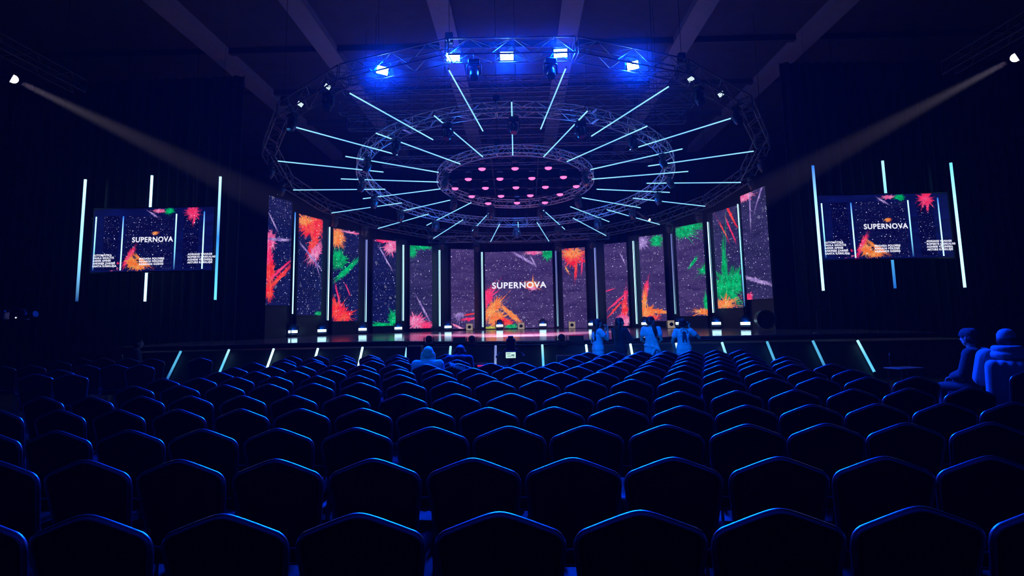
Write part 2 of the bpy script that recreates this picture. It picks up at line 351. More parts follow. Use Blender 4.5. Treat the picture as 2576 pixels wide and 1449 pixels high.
# drapes beside the stage: folded cloth with real thickness
def drape(x0,y0,x1,y1,h,name='stage_drape',z0=0.02,amp=0.09,lam=0.42):
    L=math.hypot(x1-x0,y1-y0); n=max(8,int(L/lam*8)); dx,dy=(x1-x0)/L,(y1-y0)/L; nx,ny=-dy,dx
    pts=[]
    for i in range(n+1):
        s=L*i/n; w=amp*math.sin(2*PI*s/lam+0.6*math.sin(s*1.7)); pts.append((x0+dx*s+nx*w,y0+dy*s+ny*w))
    back=[(p[0]+nx*0.03,p[1]+ny*0.03) for p in pts]
    b=MB(); vs=[(p[0],p[1],z0) for p in pts]+[(p[0],p[1],h) for p in pts]; m=n+1
    b.add(vs,[(i,i+1,m+i+1,m+i) for i in range(n)],True)
    vs=[(p[0],p[1],z0) for p in back]+[(p[0],p[1],h) for p in back]
    b.add(vs,[(i,i+1,m+i+1,m+i) for i in range(n)],True)
    b.add([(pts[0][0],pts[0][1],z0),(back[0][0],back[0][1],z0),(back[0][0],back[0][1],h),(pts[0][0],pts[0][1],h)],[(0,1,2,3)])
    b.add([(pts[-1][0],pts[-1][1],z0),(back[-1][0],back[-1][1],z0),(back[-1][0],back[-1][1],h),(pts[-1][0],pts[-1][1],h)],[(0,1,2,3)])
    return b
def put_drape(b,label):
    o=b.build('stage_drape',M['drape']); tag(o,label,'curtain'); return o
put_drape(drape(-20.9,23.4,-10.95,23.0,11.6),'black folded drape left of the stage, behind the left video screen')
put_drape(drape(10.6,23.0,20.9,23.4,11.6),'black folded drape right of the stage, behind the right video screen')
put_drape(drape(-10.95,37.2,10.95,37.2,10.5),'black drape closing off the back of the stage')

# ------------------------------------------------------------------ stage
ZD=1.0
front=[(-12.3,18.3),(-9,18.5),(-6,18.9),(-4,18.8),(-2.6,17.9),(-1.4,17.2),(0.2,16.85),(1.8,16.9),(3.2,17.3),(4.6,18.1),(6,17.9),(8,17.8),(10,17.7),(12.0,17.5)]
deckpoly=front+[(12.0,22.85),(10.5,22.85),(10.5,36.9),(-10.8,36.9),(-10.8,22.85),(-12.3,22.85)]
st=empty('stage',(0,0,0)); tag(st,'low black stage with glossy deck reflecting the screens, edge lit by slanted tubes','stage')
b=MB(); b.prism(deckpoly,'z',ZD-0.06,ZD); b.build('deck',M['deck'],st)
b=MB(); b.prism([(x,y+0.05) for x,y in front]+[(11.95,22.8),(10.45,22.8),(10.45,36.8),(-10.75,36.8),(-10.75,22.8),(-12.25,22.8)],'z',0.0,ZD-0.06); b.build('base',M['skirt'],st)
b=MB(); b.tube([(x,y-0.02,ZD-0.02) for x,y in front],0.018,6); b.tube([(x,y-0.035,ZD-0.105) for x,y in front[3:11]],0.020,6); b.build('edge_trim',M['trim'],st)
# front apron and slanted skirt with light tubes lying on it
tubes_px=[(457,884),(578,880),(690,878),(801,877),(913,874),(1025,874),(1134,872),(1247,870),(1364,868),(1474,868),(1585,866),(1700,864),(1815,862),(1928,860),(2043,858),(2155,857)]
tops=[onz(x,y,0.88) for x,y in tubes_px]
sk=[(p.x,p.y+0.10) for p in tops]; sk=[(sk[0][0]-3,sk[0][1]+.1)]+sk+[(12.0,sk[-1][1])]
b=MB(); vs=[];m=len(sk)
for (x,y) in sk: vs.append((x,y,0.86))
for (x,y) in sk: vs.append((x,y-0.72,0.0))
for (x,y) in sk: vs.append((x,y,0.0))
fs=[(i,i+1,m+i+1,m+i) for i in range(m-1)]+[(i,i+1,2*m+i+1,2*m+i) for i in range(m-1)]+[(m+i,m+i+1,2*m+i+1,2*m+i) for i in range(m-1)]+[(0,m,2*m),(m-1,2*m-1,3*m-1)]
b.add(vs,fs); b.build('slanted_skirt',M['skirt'],st)
ap=sk+[(12.0,17.55),(10,17.75),(8,17.85),(6,17.95),(4.6,18.15),(3.2,17.35),(1.8,16.95),(0.2,16.9),(-1.4,17.25),(-2.6,17.95),(-4,18.85),(-6,18.95),(-9,18.55),(-12.3,18.35)]
b=MB(); 
def interp(xs,ys,x): return float(np.interp(x,xs,ys))
fx=[p[0] for p in front]; fy=[p[1] for p in front]; sx_=[p[0] for p in sk]; sy_=[p[1] for p in sk]
N=48; rowa=[];rowb=[]
for i in range(N+1):
    x=-11.3+23.2*i/N; ya=interp(sx_,sy_,x); yb=max(ya+0.02,interp(fx,fy,x)+0.03)
    rowa.append((x,ya)); rowb.append((x,yb))
b.add([(x,y,0.86) for x,y in rowa]+[(x,y,0.86) for x,y in rowb]+[(x,y,0.0) for x,y in rowa]+[(x,y,0.0) for x,y in rowb],
      [(i,i+1,N+1+i+1,N+1+i) for i in range(N)]+[(2*(N+1)+i,2*(N+1)+i+1,3*(N+1)+i+1,3*(N+1)+i) for i in range(N)]+[(0,N+1,3*(N+1),2*(N+1)),(N,2*N+1,4*N+3,3*N+2)])
b.build('apron',M['skirt'],st)

# ------------------------------------------------------------------ light tubes
def tube_mat(name,a,bm_,c,strength,col=(0.36,0.72,1.0)):
    m=emit(name,col,strength); nt=m.node_tree; bs=nt.nodes['Principled BSDF']
    tc=nt.nodes.new('ShaderNodeTexCoord'); sx=nt.nodes.new('ShaderNodeSeparateXYZ'); nt.links.new(tc.outputs['Generated'],sx.inputs[0])
    cr=nt.nodes.new('ShaderNodeValToRGB'); e=cr.color_ramp.elements
    e[0].position=0.0; e[0].color=(*a,1); e[1].position=1.0; e[1].color=(*c,1); k=e.new(0.5); k.color=(*bm_,1)
    nt.links.new(sx.outputs[2],cr.inputs[0]); nt.links.new(cr.outputs[0],bs.inputs['Emission Color'])
    return m
WH=(0.40,0.82,1.0); CY=(0.10,0.52,0.85); BL=(0.01,0.10,0.45); DK=(0.004,0.025,0.12); LV=(0.22,0.28,0.75)
T_FULL=tube_mat('tube_white',WH,WH,WH,2.4)
T_SPOKE=tube_mat('tube_spoke',(0.26,0.62,1.0),(0.16,0.46,0.95),(0.26,0.62,1.0),1.6)
T_UPFADE=tube_mat('tube_white_below',WH,WH,BL,2.0)
T_DNFADE=tube_mat('tube_white_above',DK,(0.2,0.6,0.9),WH,2.2)
T_CYAN=tube_mat('tube_cyan',CY,CY,WH,1.3)
T_BLUE=tube_mat('tube_blue',BL,CY,CY,0.9)
T_LAV=tube_mat('tube_lavender',WH,(0.25,0.32,0.7),LV,0.9)
T_DIM=tube_mat('tube_dim',DK,BL,BL,1.0)
def light_tube(p0,p1,mat,label,group=None,r=0.024,cat='light tube',caps=True):
    p0=Vector(p0);p1=Vector(p1); L=(p1-p0).length
    t=bpy.data.objects.new('light_tube',None); COL.objects.link(t); t.location=p0; t.empty_display_size=0.1
    t.rotation_mode='QUATERNION'; t.rotation_quaternion=(p1-p0).to_track_quat('Z','Y')
    b=MB(); b.cyl((0,0,0.02),(0,0,L-0.02),r,10); b.build('tube',mat,t)
    for a,c in ((-0.03,0.025),(L-0.025,L+0.03)):
        b=MB(); b.cyl((0,0,a),(0,0,c),r*1.15,10); b.build('end_cap',M['black'],t)
    return tag(t,label,cat,group)
for i,(x,y) in enumerate(tubes_px):
    p=tops[i]; q=Vector((p.x,p.y-0.66,0.09)); up=Vector((0,-0.78,0.62))*0.035
    mat={0:T_BLUE,1:T_CYAN,5:T_CYAN,6:T_CYAN,7:T_LAV,8:T_CYAN,13:T_BLUE,14:T_BLUE,12:T_CYAN,15:T_CYAN}.get(i,T_FULL)
    light_tube(q+up,p+up,mat,'slanted light tube on the stage skirt, %s from the left'%ORD[i],'slanted light tubes along the stage front',r=0.032)

# spokes in the tilted plane of the rig
inn=[((1287,254),(1290,391)),((1090,289),(1215,395)),((943,334),(1159,413)),((867,393),(1105,434)),((856,450),(1105,458)),((912,500),(1110,475)),((998,534),(1143,501)),((1073,567),(1187,509)),((1188,581),(1241,524)),((1305,586),(1303,557)),((1421,577),(1358,521)),((1533,558),(1433,519)),((1612,523),(1456,496)),((1686,484),(1499,476)),((1733,431),(1487,451)),((1719,374),(1484,427)),((1631,316),(1425,407)),((1480,277),(1367,395))]
out=[((1128,174),(1215,330)),((877,233),(1090,352)),((732,317),(1001,390)),((697,405),(966,433)),((736,478),(971,476)),((833,536),(1013,510)),((950,575),(1080,538)),((1090,600),(1166,552)),((1234,608),(1258,562)),((1381,607),(1350,558)),((1525,593),(1440,548)),((1660,565),(1525,527)),((1775,519),(1590,498)),((1865,459),(1625,461)),((1898,380),(1629,418)),((1841,297),(1583,377)),((1685,216),(1487,343)),((1424,170),(1360,325))]
def clock(i): return 'nearest the audience' if i==0 else '%s anticlockwise from the nearest one'%ORD[i-1]
for i,(a,c) in enumerate(inn):
    light_tube(onring(*a,0.045),onring(*c,0.045),T_SPOKE,'radial light tube between inner and middle truss rings, %s'%clock(i),'radial light tubes of the inner spoke circle',r=0.020)
for i,(a,c) in enumerate(out):
    light_tube(onring(*a,0.045),onring(*c,0.045),T_SPOKE,'radial light tube between middle and outer truss rings, %s anticlockwise from the top'%ORD[i],'radial light tubes of the outer spoke circle',r=0.020)

# ------------------------------------------------------------------ truss
def box_truss(b, P, stations, w, h, rc=0.024, rd=0.011, n=6):
    """P(s, across, up) -> point; lattice girder with four chords"""
    cs=[(-w/2,0),(w/2,0),(-w/2,h),(w/2,h)]
    for (a,u) in cs: b.tube([P(s,a,u) for s in stations],rc,n)
    for i in range(len(stations)-1):
        s0,s1=stations[i],stations[i+1]
        for (c0,c1) in ((0,1),(2,3),(0,2),(1,3)):
            A,B=(c0,c1) if i%2==0 else (c1,c0)
            b.cyl(P(s0,*cs[A]),P(s1,*cs[B]),rd,5,caps=False)
    for s in (stations[0],stations[-1]):
        for (c0,c1) in ((0,1),(2,3),(0,2),(1,3)): b.cyl(P(s,*cs[c0]),P(s,*cs[c1]),rd*1.4,5,caps=False)
def truss_ring(R,nseg,w,h,straight,cells,label,hang,phase=0.0,lift=0.10):
    root=empty('truss_ring',ring(0,0,0)); root.location=RC; tag(root,label,'truss')
    for k in range(nseg):
        a0=phase+360.0*k/nseg; a1=phase+360.0*(k+1)/nseg; g_=0.25
        def P(s,a,u):
            if straight:
                t=(s-a0)/(a1-a0); r_=R+a; return ring(r_,a0,u+lift)*(1-t)+ring(r_,a1,u+lift)*t-RC
            return ring(R+a,s,u+lift)-RC
        st_=[a0+g_+(a1-a0-2*g_)*i/cells for i in range(cells+1)]
        b=MB(); box_truss(b,P,st_,w,h,rc=0.024 if straight else 0.022); b.build('truss_segment',M['truss_shaded'] if straight else M['truss'],root)
    for k in range(hang):
        p=ring(R,phase+360.0*k/hang,lift+h); b=MB(); b.cyl(p-RC,Vector((p.x,p.y,HC-0.01))-RC,0.008,6); b.box(p-RC+Vector((0,0,0.12)),(0.2,0.2,0.3),bev=0.02); b.build('hoist_cable',M['cable'],root)
    return root
truss_ring(9.45,18,0.44,0.46,True,6,'large outer ring of straight aluminium truss pieces, hung tilted above the stage',9,phase=10)
truss_ring(6.15,12,0.38,0.36,False,8,'middle ring of curved aluminium truss inside the outer one',6,phase=5)
truss_ring(3.05,8,0.30,0.30,False,8,'small inner ring of curved aluminium truss around the pink lamps',4,phase=12)
# grid inside the inner ring that carries the pink lamps
root=empty('lamp_grid',RC); tag(root,'dark pipe grid inside the small truss ring, carrying the pink lamps','truss')
for k in range(5):
    v=-2.2+k*1.1; L=math.sqrt(2.9**2-v*v); b=MB(); b.cyl(RU*(-L)+RV*v+RN*0.32,RU*L+RV*v+RN*0.32,0.025,8); b.build('pipe',M['blackm'],root)
b=MB(); b.cyl(RU*(-.9)+RV*(-2.7)+RN*0.37,RU*(-.9)+RV*2.7+RN*0.37,0.025,8); b.cyl(RU*(.9)+RV*(-2.7)+RN*0.37,RU*(.9)+RV*2.7+RN*0.37,0.025,8); b.build('cross_pipe',M['blackm'],root)
# straight trusses above the stage
for i,(y,z,xw) in enumerate(((18.6,9.0,5.6),(20.2,8.9,6.2),(22.0,8.9,6.4),(24.2,8.8,6.4),(26.8,8.7,6.2))):
    root=empty('overhead_truss',(0,y,z)); b=MB(); n=int(2*xw/0.5)
    box_truss(b,lambda s,a,u: Vector((s,a,u)),[-xw+2*xw*k/n for k in range(n+1)],0.4,0.4,n=5); b.build('girder',M['truss_shaded'],root)
    for sx in (-1,0,1):
        b=MB(); b.cyl((sx*xw*0.8,0,0.4),(sx*xw*0.8,0,HC-0.02-z),0.008,6); b.build('hoist_cable',M['cable'],root)
    tag(root,'straight aluminium truss under the ceiling above the ring, %s from the front'%ORD[i],'truss','straight trusses under the ceiling')
# low truss with lamps above the centre screen
root=empty('front_truss',(0,34.1,0)); b=MB(); 
box_truss(b,lambda s,a,u: Vector((s,a,6.05+u)),[-5.2+10.4*k/22 for k in range(23)],0.30,0.34,n=5); b.build('girder',M['truss'],root)
for sx in (-4,4):
    b=MB(); b.cyl((sx,0,6.39),(sx,0,HC-0.02),0.008,6); b.build('hoist_cable',M['cable'],root)
tag(root,'low straight truss hanging just above the centre screen','truss')

# ------------------------------------------------------------------ moving lights
LENS_OFF=pbr('dark_lens_glass',(0.02,0.03,0.05),0.08,spec=1.0,coat=1.0)
E_BAR=emit('white_blue_led_bar',(0.45,0.80,1.0),7.0)
E_PINK=emit('pink_led_lens',(1.0,0.13,0.36),2.1)
E_PINKD=emit('pink_led_dark',(0.35,0.01,0.12),1.0,False)
def hung_mover():
    r=empty('moving_light'); 
    b=MB(); b.box((0,0,-0.06),(0.30,0.22,0.12),bev=0.02); b.cyl((0,0,0),(0,0,0.05),0.02,8); b.build('base',M['black'],r)
    b=MB(); b.cyl((0,-0.24,0.062),(0,0.24,0.062),0.016,8); b.build('clamp_bar',M['leg'],r)
    b=MB(); b.box((0,0,-0.145),(0.36,0.10,0.04),bev=0.01); b.box((-0.175,0,-0.27),(0.035,0.10,0.27),bev=0.012); b.box((0.175,0,-0.27),(0.035,0.10,0.27),bev=0.012); b.build('yoke',M['bluebody'],r)
    h=MB(); R_=Matrix.Rotation(math.radians(-25),3,'X')
    c=Vector((0,0,-0.34)); prof=[(-0.17,0.07),(-0.13,0.115),(0.02,0.135),(0.15,0.125),(0.19,0.105)]
    for (a,r0_),(b1,r1_) in zip(prof,prof[1:]): h.cyl(c+R_@Vector((0,0,-a)),c+R_@Vector((0,0,-b1)),r0_,16,r1=r1_)
    hd=h.build('head',M['bluebody'],r)
    b=MB(); b.cyl(c+R_@Vector((0,0,-0.19)),c+R_@Vector((0,0,-0.20)),0.095,16); b.build('lens',LENS_OFF,hd)
    return r
proto=hung_mover(); T=capture(proto); first=True
def place_mover(p,rz,label,group):
    global first
    if first: o=proto; first=False
    else: o=dup(T)
    o.location=p; o.rotation_euler=(0,0,rz); return tag(o,label,'stage light',group)
for k in range(18):
    a=20*k; place_mover(ring(6.15,a,0.0),math.radians(-a),'dark moving light hanging from the middle truss ring, %s'%clock(k),'moving lights on the middle truss ring')
for k in range(18):
    a=20*k+10+(4 if k%2 else -4); place_mover(ring(9.4,a,0.02),math.radians(-a+8),'dark moving light hanging from the outer truss ring, %s anticlockwise from the top'%ORD[k],'moving lights on the outer truss ring')
for k,a in enumerate((62,118,158,202,242,298)):
    place_mover(ring(3.05,a,0.02),math.radians(-a),'dark moving light hanging from the small inner truss ring, %s anticlockwise from the top'%ORD[k],'moving lights on the inner truss ring')

# pink lamps
def pink_lamp():
    r=empty('pink_lamp')
    b=MB(); b.box((0,0,0.36),(0.20,0.16,0.10),bev=0.015); b.cyl((0,0,0.40),(0,0,0.47),0.02,8); b.build('base',M['black'],r)
    b=MB(); b.box((-0.13,0,0.22),(0.02,0.06,0.24),bev=0.005); b.box((0.13,0,0.22),(0.02,0.06,0.24),bev=0.005); b.box((0,0,0.32),(0.28,0.06,0.02)); b.build('yoke',M['black'],r)
    b=MB(); b.cyl((0,0,0.05),(0,0,0.20),0.125,20,r1=0.08); b.build('head',M['black'],r)
    b=MB(); b.ball((0,0,0.05),0.138,(1,1,0.62),20,6,z0=-1,z1=0.0); l=b.build('lens',E_PINK,r)
    b=MB()
    for j in range(6): b.ball((0.066*math.cos(j*PI/3),0.066*math.sin(j*PI/3),-0.013),0.014,(1,1,0.5),8,4)
    b.ball((0,0,-0.029),0.014,(1,1,0.5),8,4)
    b.build('led_ring',E_PINKD,l)
    return r
pxs=[(725,305),(1260,298),(1800,290),(503,470),(1015,465),(1533,455),(2045,437),(288,620),(780,613),(1275,605),(1752,597),(2252,585),(558,747),(1033,742),(1508,733),(1988,715),(825,860),(1293,852),(1745,847)]
PL=pink_lamp(); TP=capture(PL); rowname=['back-to-front row one of three','row two of four','middle row of five','row four of four','last row of three']
cnt=[3,4,5,4,3]; k=0
names=['near row of three','second row of four','middle row of five','fourth row of four','far row of three']
for rI,c in enumerate(cnt):
    for j in range(c):
        x,y=pxs[k]; p=onring(1100+x/6.44,380+y/6.44,-0.16)
        o=PL if k==0 else dup(TP); o.location=p
        tag(o,'pink lamp in the inner ring, %s from the left, %s'%(ORD[j],names[rI]),'lamp','pink lamps inside the small truss ring')
        l=bpy.data.lights.new('pink_lamp_light','SPOT'); l.energy=200; l.color=(1.0,0.10,0.34); l.spot_size=math.radians(70); l.spot_blend=0.6; l.shadow_soft_size=0.1
        lo=bpy.data.objects.new('pink_lamp_light',l); COL.objects.link(lo); lo.location=p+Vector((0,0,-0.12))
        k+=1
# blinders
GLARE=emit('blue_white_blinder_led',(0.35,0.80,1.0),45.0)
SMALLP=emit('white_led_panel',(0.75,0.98,1.0),1.3)
def blinder(px,py,w,h,mat,label,group,face,tilt):
    p=onring(px,py,0.42); p=p+(EYE-p).normalized()*0.30
    r=empty('blinder_light'); r.location=p; 
    d=(Vector(face)-p).normalized(); r.rotation_mode='QUATERNION'; r.rotation_quaternion=d.to_track_quat('Y','Z') @ Matrix.Rotation(math.radians(tilt),3,'Y').to_quaternion()
    b=MB(); b.box((0,-0.08,0),(w+0.05,0.15,h+0.05),bev=0.015); b.build('housing',M['black'],r)
    nx,nz=(1,1) if mat is GLARE else (4,3)
    b=MB()
    for i in range(nx):
        for j in range(nz):
            b.box((-w/2+w*(i+.5)/nx,0.004,-h/2+h*(j+.5)/nz),(w/nx*0.86 if nx>1 else w,0.02,h/nz*0.84 if nz>1 else h))
    b.build('led_panel',mat,r)
    b=MB(); b.box((-w/2-0.045,-0.06,0.05),(0.02,0.05,h+0.14)); b.box((w/2+0.045,-0.06,0.05),(0.02,0.05,h+0.14)); b.box((0,-0.06,h/2+0.12),(w+0.11,0.05,0.02)); b.build('bracket',M['blackm'],r)
    return tag(r,label,'stage light',group)
bt=[-10,0,0,0,6]
for i,(x,y) in enumerate(BLIND):
    blinder(x,y,0.34 if i not in(0,4) else 0.30,0.20,GLARE,'blazing blue-white blinder on the near arc of the outer ring, %s from the left'%ORD[i],'blazing blinders on the outer ring',(0,0,1.5),bt[i])
for (x,y,lab,t,ww) in ((824,218,'small white LED panel left of the blazing blinders, the upper one',-28,.17),(755,262,'small white LED panel far left on the outer ring, the lower one',-30,.17),(1738,199,'small white LED panel right of the blazing blinders, the upper one',26,.17),(1814,237,'small white LED panel far right on the outer ring, the lower one',30,.17)):
    blinder(x,y,ww,.125,SMALLP,lab,'small LED panels on the outer ring',(0,0,1.5),t)

# follow spots
def spot_fixture(p,t,label,rad=0.085,mat=None):
    r=empty('follow_spot'); r.location=p; r.rotation_mode='QUATERNION'; r.rotation_quaternion=(Vector(t)-p).to_track_quat('Y','Z')
    b=MB(); b.cyl((0,-0.55,0),(0,0.10,0),rad*1.25,18,r1=rad*1.35); b.cyl((0,-0.62,0),(0,-0.55,0),rad*0.8,14); b.build('barrel',M['black'],r)
    b=MB(); b.cyl((0,0.10,0),(0,0.115,0),rad,18); b.ball((0,0.13,0),rad*0.98,(1,1,1),16,8); b.build('lens',mat,r)
    b=MB(); b.box((0,-0.2,0.22),(0.30,0.05,0.02)); b.box((-0.15,-0.2,0.10),(0.02,0.05,0.24)); b.box((0.15,-0.2,0.10),(0.02,0.05,0.24)); b.cyl((0,-0.2,0.22),(0,-0.2,0.34),0.015,8); b.build('yoke',M['blackm'],r)
    return tag(r,label,'stage light')
E_SPOT=emit('white_spot_lens',(1.0,0.92,0.88),4.0)
spot_fixture(SPOT[0][0],SPOT[0][1],'white follow spot at the far left, throwing a beam through the haze',mat=E_SPOT)
spot_fixture(SPOT[1][0],SPOT[1][1],'white follow spot cut by the right picture edge, throwing a beam',mat=E_SPOT)
spot_fixture(SP3,at(1760,640,28.5),'small warm white profile lamp under the ring, right of centre, with a short beam',0.06,emit('warm_spot_lens',(1.0,0.95,0.75),6.0))
for sx in (-1,1):
    root=empty('side_truss',(0,0,0)); xx=SPOT[0][0].x if sx<0 else SPOT[1][0].x; zz=(SPOT[0][0].z if sx<0 else SPOT[1][0].z)+0.42
    b=MB(); box_truss(b,lambda s,a,u: Vector((xx+a,s,zz+u)),[9.5+0.5*k for k in range(9)],0.3,0.3,n=5,rc=0.02,rd=0.01); b.build('girder',M['blackm'],root)
    for yy in (10,13):
        b=MB(); b.cyl((xx,yy,zz+.3),(xx,yy,HC-0.42),0.008,6); b.build('hoist_cable',M['cable'],root)
    tag(root,'short dark truss carrying the %s follow spot'%('left' if sx<0 else 'right'),'truss')

# ------------------------------------------------------------------ LED screens on the stage
HS=4.5
def hpx_at(x):
    return float(np.interp(x,[665,697,776,868,965,1059,1165,1308,1449,1555,1647,1746,1839,1913,1946],[281,276,248,230,216,207,199,192,200,207,214,228,247,275,285]))
scr=[ # x0,x1 px, bottom y px, label
 (668,728,768),(746,807,793),(835,900,808),(937,995,820),(1031,1087,826),(1135,1194,827),(1222,1394,826),(1419,1478,826),(1527,1584,820),(1617,1678,808),(1711,1781,795),(1807,1870,775),(1880,1945,752)]
NAVY=((0.002,0.004,0.045),(0.005,0.008,0.075)); PUR=((0.030,0.016,0.085),(0.060,0.036,0.135))
W1=1.05
spl=[
 [(0.1,2.6,0,0.22,0.42,PNK,1.2),(0.5,2.75,5,0.55,0.07,VIO,1.1),(0.05,1.75,0,0.20,0.60,HOT,1.2),(0.15,1.3,0,0.22,0.55,RED,1.1),(0.55,1.15,38,0.60,0.11,RED,1.2),(0.5,1.4,36,0.6,0.07,HOT,1.3),(0.12,0.6,0,0.18,0.45,RED,1.2),(0.2,3.45,-50,0.35,0.05,VIO,1.4)],
 [(0.55,4.1,12,0.62,0.48,RED,1.2),(0.25,4.25,10,0.35,0.22,ORG,1.6),(0.68,3.4,60,0.55,0.28,RED,1.3),(0.72,2.85,45,0.42,0.30,PNK,1.3),(0.55,2.65,-32,0.60,0.06,VIO,1.2),(0.75,2.45,-60,0.35,0.05,VIO,1.5),(0.95,0.08,0,0.2,0.10,GRN,1.0)],
 [(0.12,4.05,0,0.36,0.50,ORG,1.3),(0.20,3.0,-10,0.34,0.50,GRN,1.2),(0.55,2.5,38,0.60,0.16,GRN,1.2),(0.2,0.5,20,0.30,0.60,RED,1.3),(0.45,0.25,0,0.42,0.30,RED,1.4),(0.22,1.2,-72,0.40,0.05,HOT,1.4),(0.6,1.55,-60,0.20,0.04,HOT,1.4),(0.7,4.4,0,0.4,0.06,PNK,1.6)],
 [(0.6,4.45,0,0.45,0.12,HOT,1.2),(0.8,4.15,30,0.36,0.34,PNK,1.2),(0.55,3.55,-56,0.55,0.05,VIO,1.1),(0.92,0.35,0,0.22,0.42,GRN,1.2),(0.5,0.05,0,0.6,0.14,GRN,1.5)],
 [(0.4,4.42,0,0.7,0.14,GRN,1.4),(0.1,4.15,0,0.2,0.30,GRN,1.2),(0.62,1.05,-60,0.65,0.06,VIO,1.2),(0.30,0.35,0,0.42,0.38,PNK,1.3),(0.75,0.15,0,0.38,0.22,HOT,1.2)],
 [(0.85,0.80,8,0.35,0.05,RED,1.3),(0.85,0.55,5,0.40,0.08,HOT,1.3),(0.3,0.12,-25,0.38,0.07,PNK,1.2),(0.35,0.75,0,0.2,0.2,VIO,1.8)],
 [(2.9,4.4,0,0.55,0.12,PNK,1.3),(2.35,4.05,-32,0.85,0.09,VIO,1.2),(2.85,3.95,-62,0.35,0.05,VIO,1.4),(3.75,4.35,0,0.38,0.36,GRN,1.1),(0.12,1.75,62,0.85,0.30,HOT,1.3),(0.45,1.15,50,0.95,0.32,ORG,1.3),(0.65,0.55,0,0.60,0.55,ORG,1.3),(1.45,0.85,-40,0.85,0.17,ORG,1.2),(1.25,0.35,-15,0.40,0.22,RED,1.4),(1.5,0.1,0,0.35,0.16,GRN,1.2),(0.35,0.05,0,0.4,0.10,((0.35,0.5,0.02),(0.7,0.5,0.05)),1.3),(2.75,2.52,0,0.36,0.24,ORG,1.5),(2.82,2.75,88,0.25,0.04,ORG,1.2),(2.8,2.3,0,0.25,0.12,PNK,1.6)],
 [(0.5,4.05,0,0.50,0.55,RED,1.35),(0.5,4.2,0,0.42,0.28,ORG,1.7),(0.62,3.4,85,0.50,0.10,RED,1.4),(0.90,3.5,85,0.42,0.05,HOT,1.3),(0.2,3.3,-60,0.2,0.06,ORG,1.4)],
 [(0.85,1.2,80,0.6,0.12,HOT,1.3),(0.5,1.3,38,0.62,0.06,HOT,1.4),(0.45,0.95,45,0.55,0.06,RED,1.4),(0.85,0.75,85,0.60,0.20,RED,1.3),(0.80,0.25,0,0.35,0.35,PNK,1.3),(0.85,3.65,-65,0.3,0.04,VIO,1.2),(0.2,1.95,15,0.3,0.03,HOT,1.3)],
 [(0.12,4.2,0,0.3,0.35,VIO,1.4),(0.78,4.2,0,0.28,0.34,GRN,1.1),(0.2,1.55,75,0.50,0.16,HOT,1.2),(0.12,0.9,85,0.62,0.16,ORG,1.2),(0.25,0.45,0,0.35,0.35,ORG,1.2),(0.75,0.50,-8,0.45,0.11,ORG,1.2),(0.5,0.2,0,0.3,0.12,RED,1.5)],
 [(0.5,4.35,0,0.7,0.20,GRN,1.3),(0.35,4.1,0,0.4,0.22,GRN,1.7),(0.62,2.6,40,0.25,0.09,GRN,1.2),(1.0,2.2,0,0.15,0.2,GRN,1.7),(1.05,0.6,0,0.14,0.50,GRN,1.3),(0.9,0.2,0,0.35,0.16,ORG,1.5)],
 [(0.80,4.15,-55,0.42,0.08,RED,1.2),(0.75,3.5,-60,0.38,0.05,HOT,1.4),(0.45,3.55,-55,0.3,0.05,RED,1.8),(0.38,1.45,88,0.85,0.26,GRN,1.3),(0.45,0.95,0,0.62,0.72,GRN,1.2),(0.9,1.2,0,0.2,0.5,GRN,1.5),(0.35,0.20,0,0.50,0.24,ORG,1.8)],
 [(0.2,4.38,0,0.40,0.18,PNK,1.2),(0.40,3.9,85,0.50,0.06,VIO,1.1),(0.85,4.3,50,0.4,0.06,VIO,1.3),(0.5,0.75,-12,0.62,0.10,VIO,1.2),(0.1,0.1,0,0.15,0.2,HOT,1.2)],
]
scrlab=['far left tall LED screen with red and pink powder along its left edge','second LED screen from the left, red powder cloud at its top','third LED screen from the left, orange above green powder','fourth LED screen from the left, pink streak at its top right','fifth LED screen from the left, pink powder at its foot','narrow purple LED screen just left of the centre screen','wide centre LED screen with the large white lettering','narrow LED screen just right of the centre screen, orange burst at its top','second LED screen right of the centre one, red spray at its foot','LED screen with orange bar at its foot, behind the standing people','LED screen with a green band across its top, right of the people','LED screen with a green powder column, second from the right','far right tall LED screen with pale round light dots']
scrpos=[]
def text_mesh(s, size, mat, name='lettering', extrude=0.004, bold=0.0, align='CENTER', parent=None, loc=(0,0,0), sx=1.0, shear=0.0):
    c=bpy.data.curves.new(name,'FONT'); c.body=s; c.size=size; c.align_x=align; c.align_y='CENTER'; c.extrude=extrude; c.offset=bold; c.space_character=1.12 if bold else 1.0; c.shear=shear
    o=bpy.data.objects.new(name,c); COL.objects.link(o)
    bpy.context.view_layer.update()
    dg=bpy.context.evaluated_depsgraph_get(); me=bpy.data.meshes.new_from_object(o.evaluated_get(dg)); me.name=name
    bpy.data.objects.remove(o); bpy.data.curves.remove(c)
    me.materials.clear(); me.materials.append(mat)
    o=bpy.data.objects.new(name,me); COL.objects.link(o); o.rotation_euler=(PI/2,0,0); o.location=loc; o.scale=(sx,1,1)
    if parent: o.parent=parent
    return o
E_TXT=emit('white_led_lettering',(0.86,0.86,1.0),1.05,False)
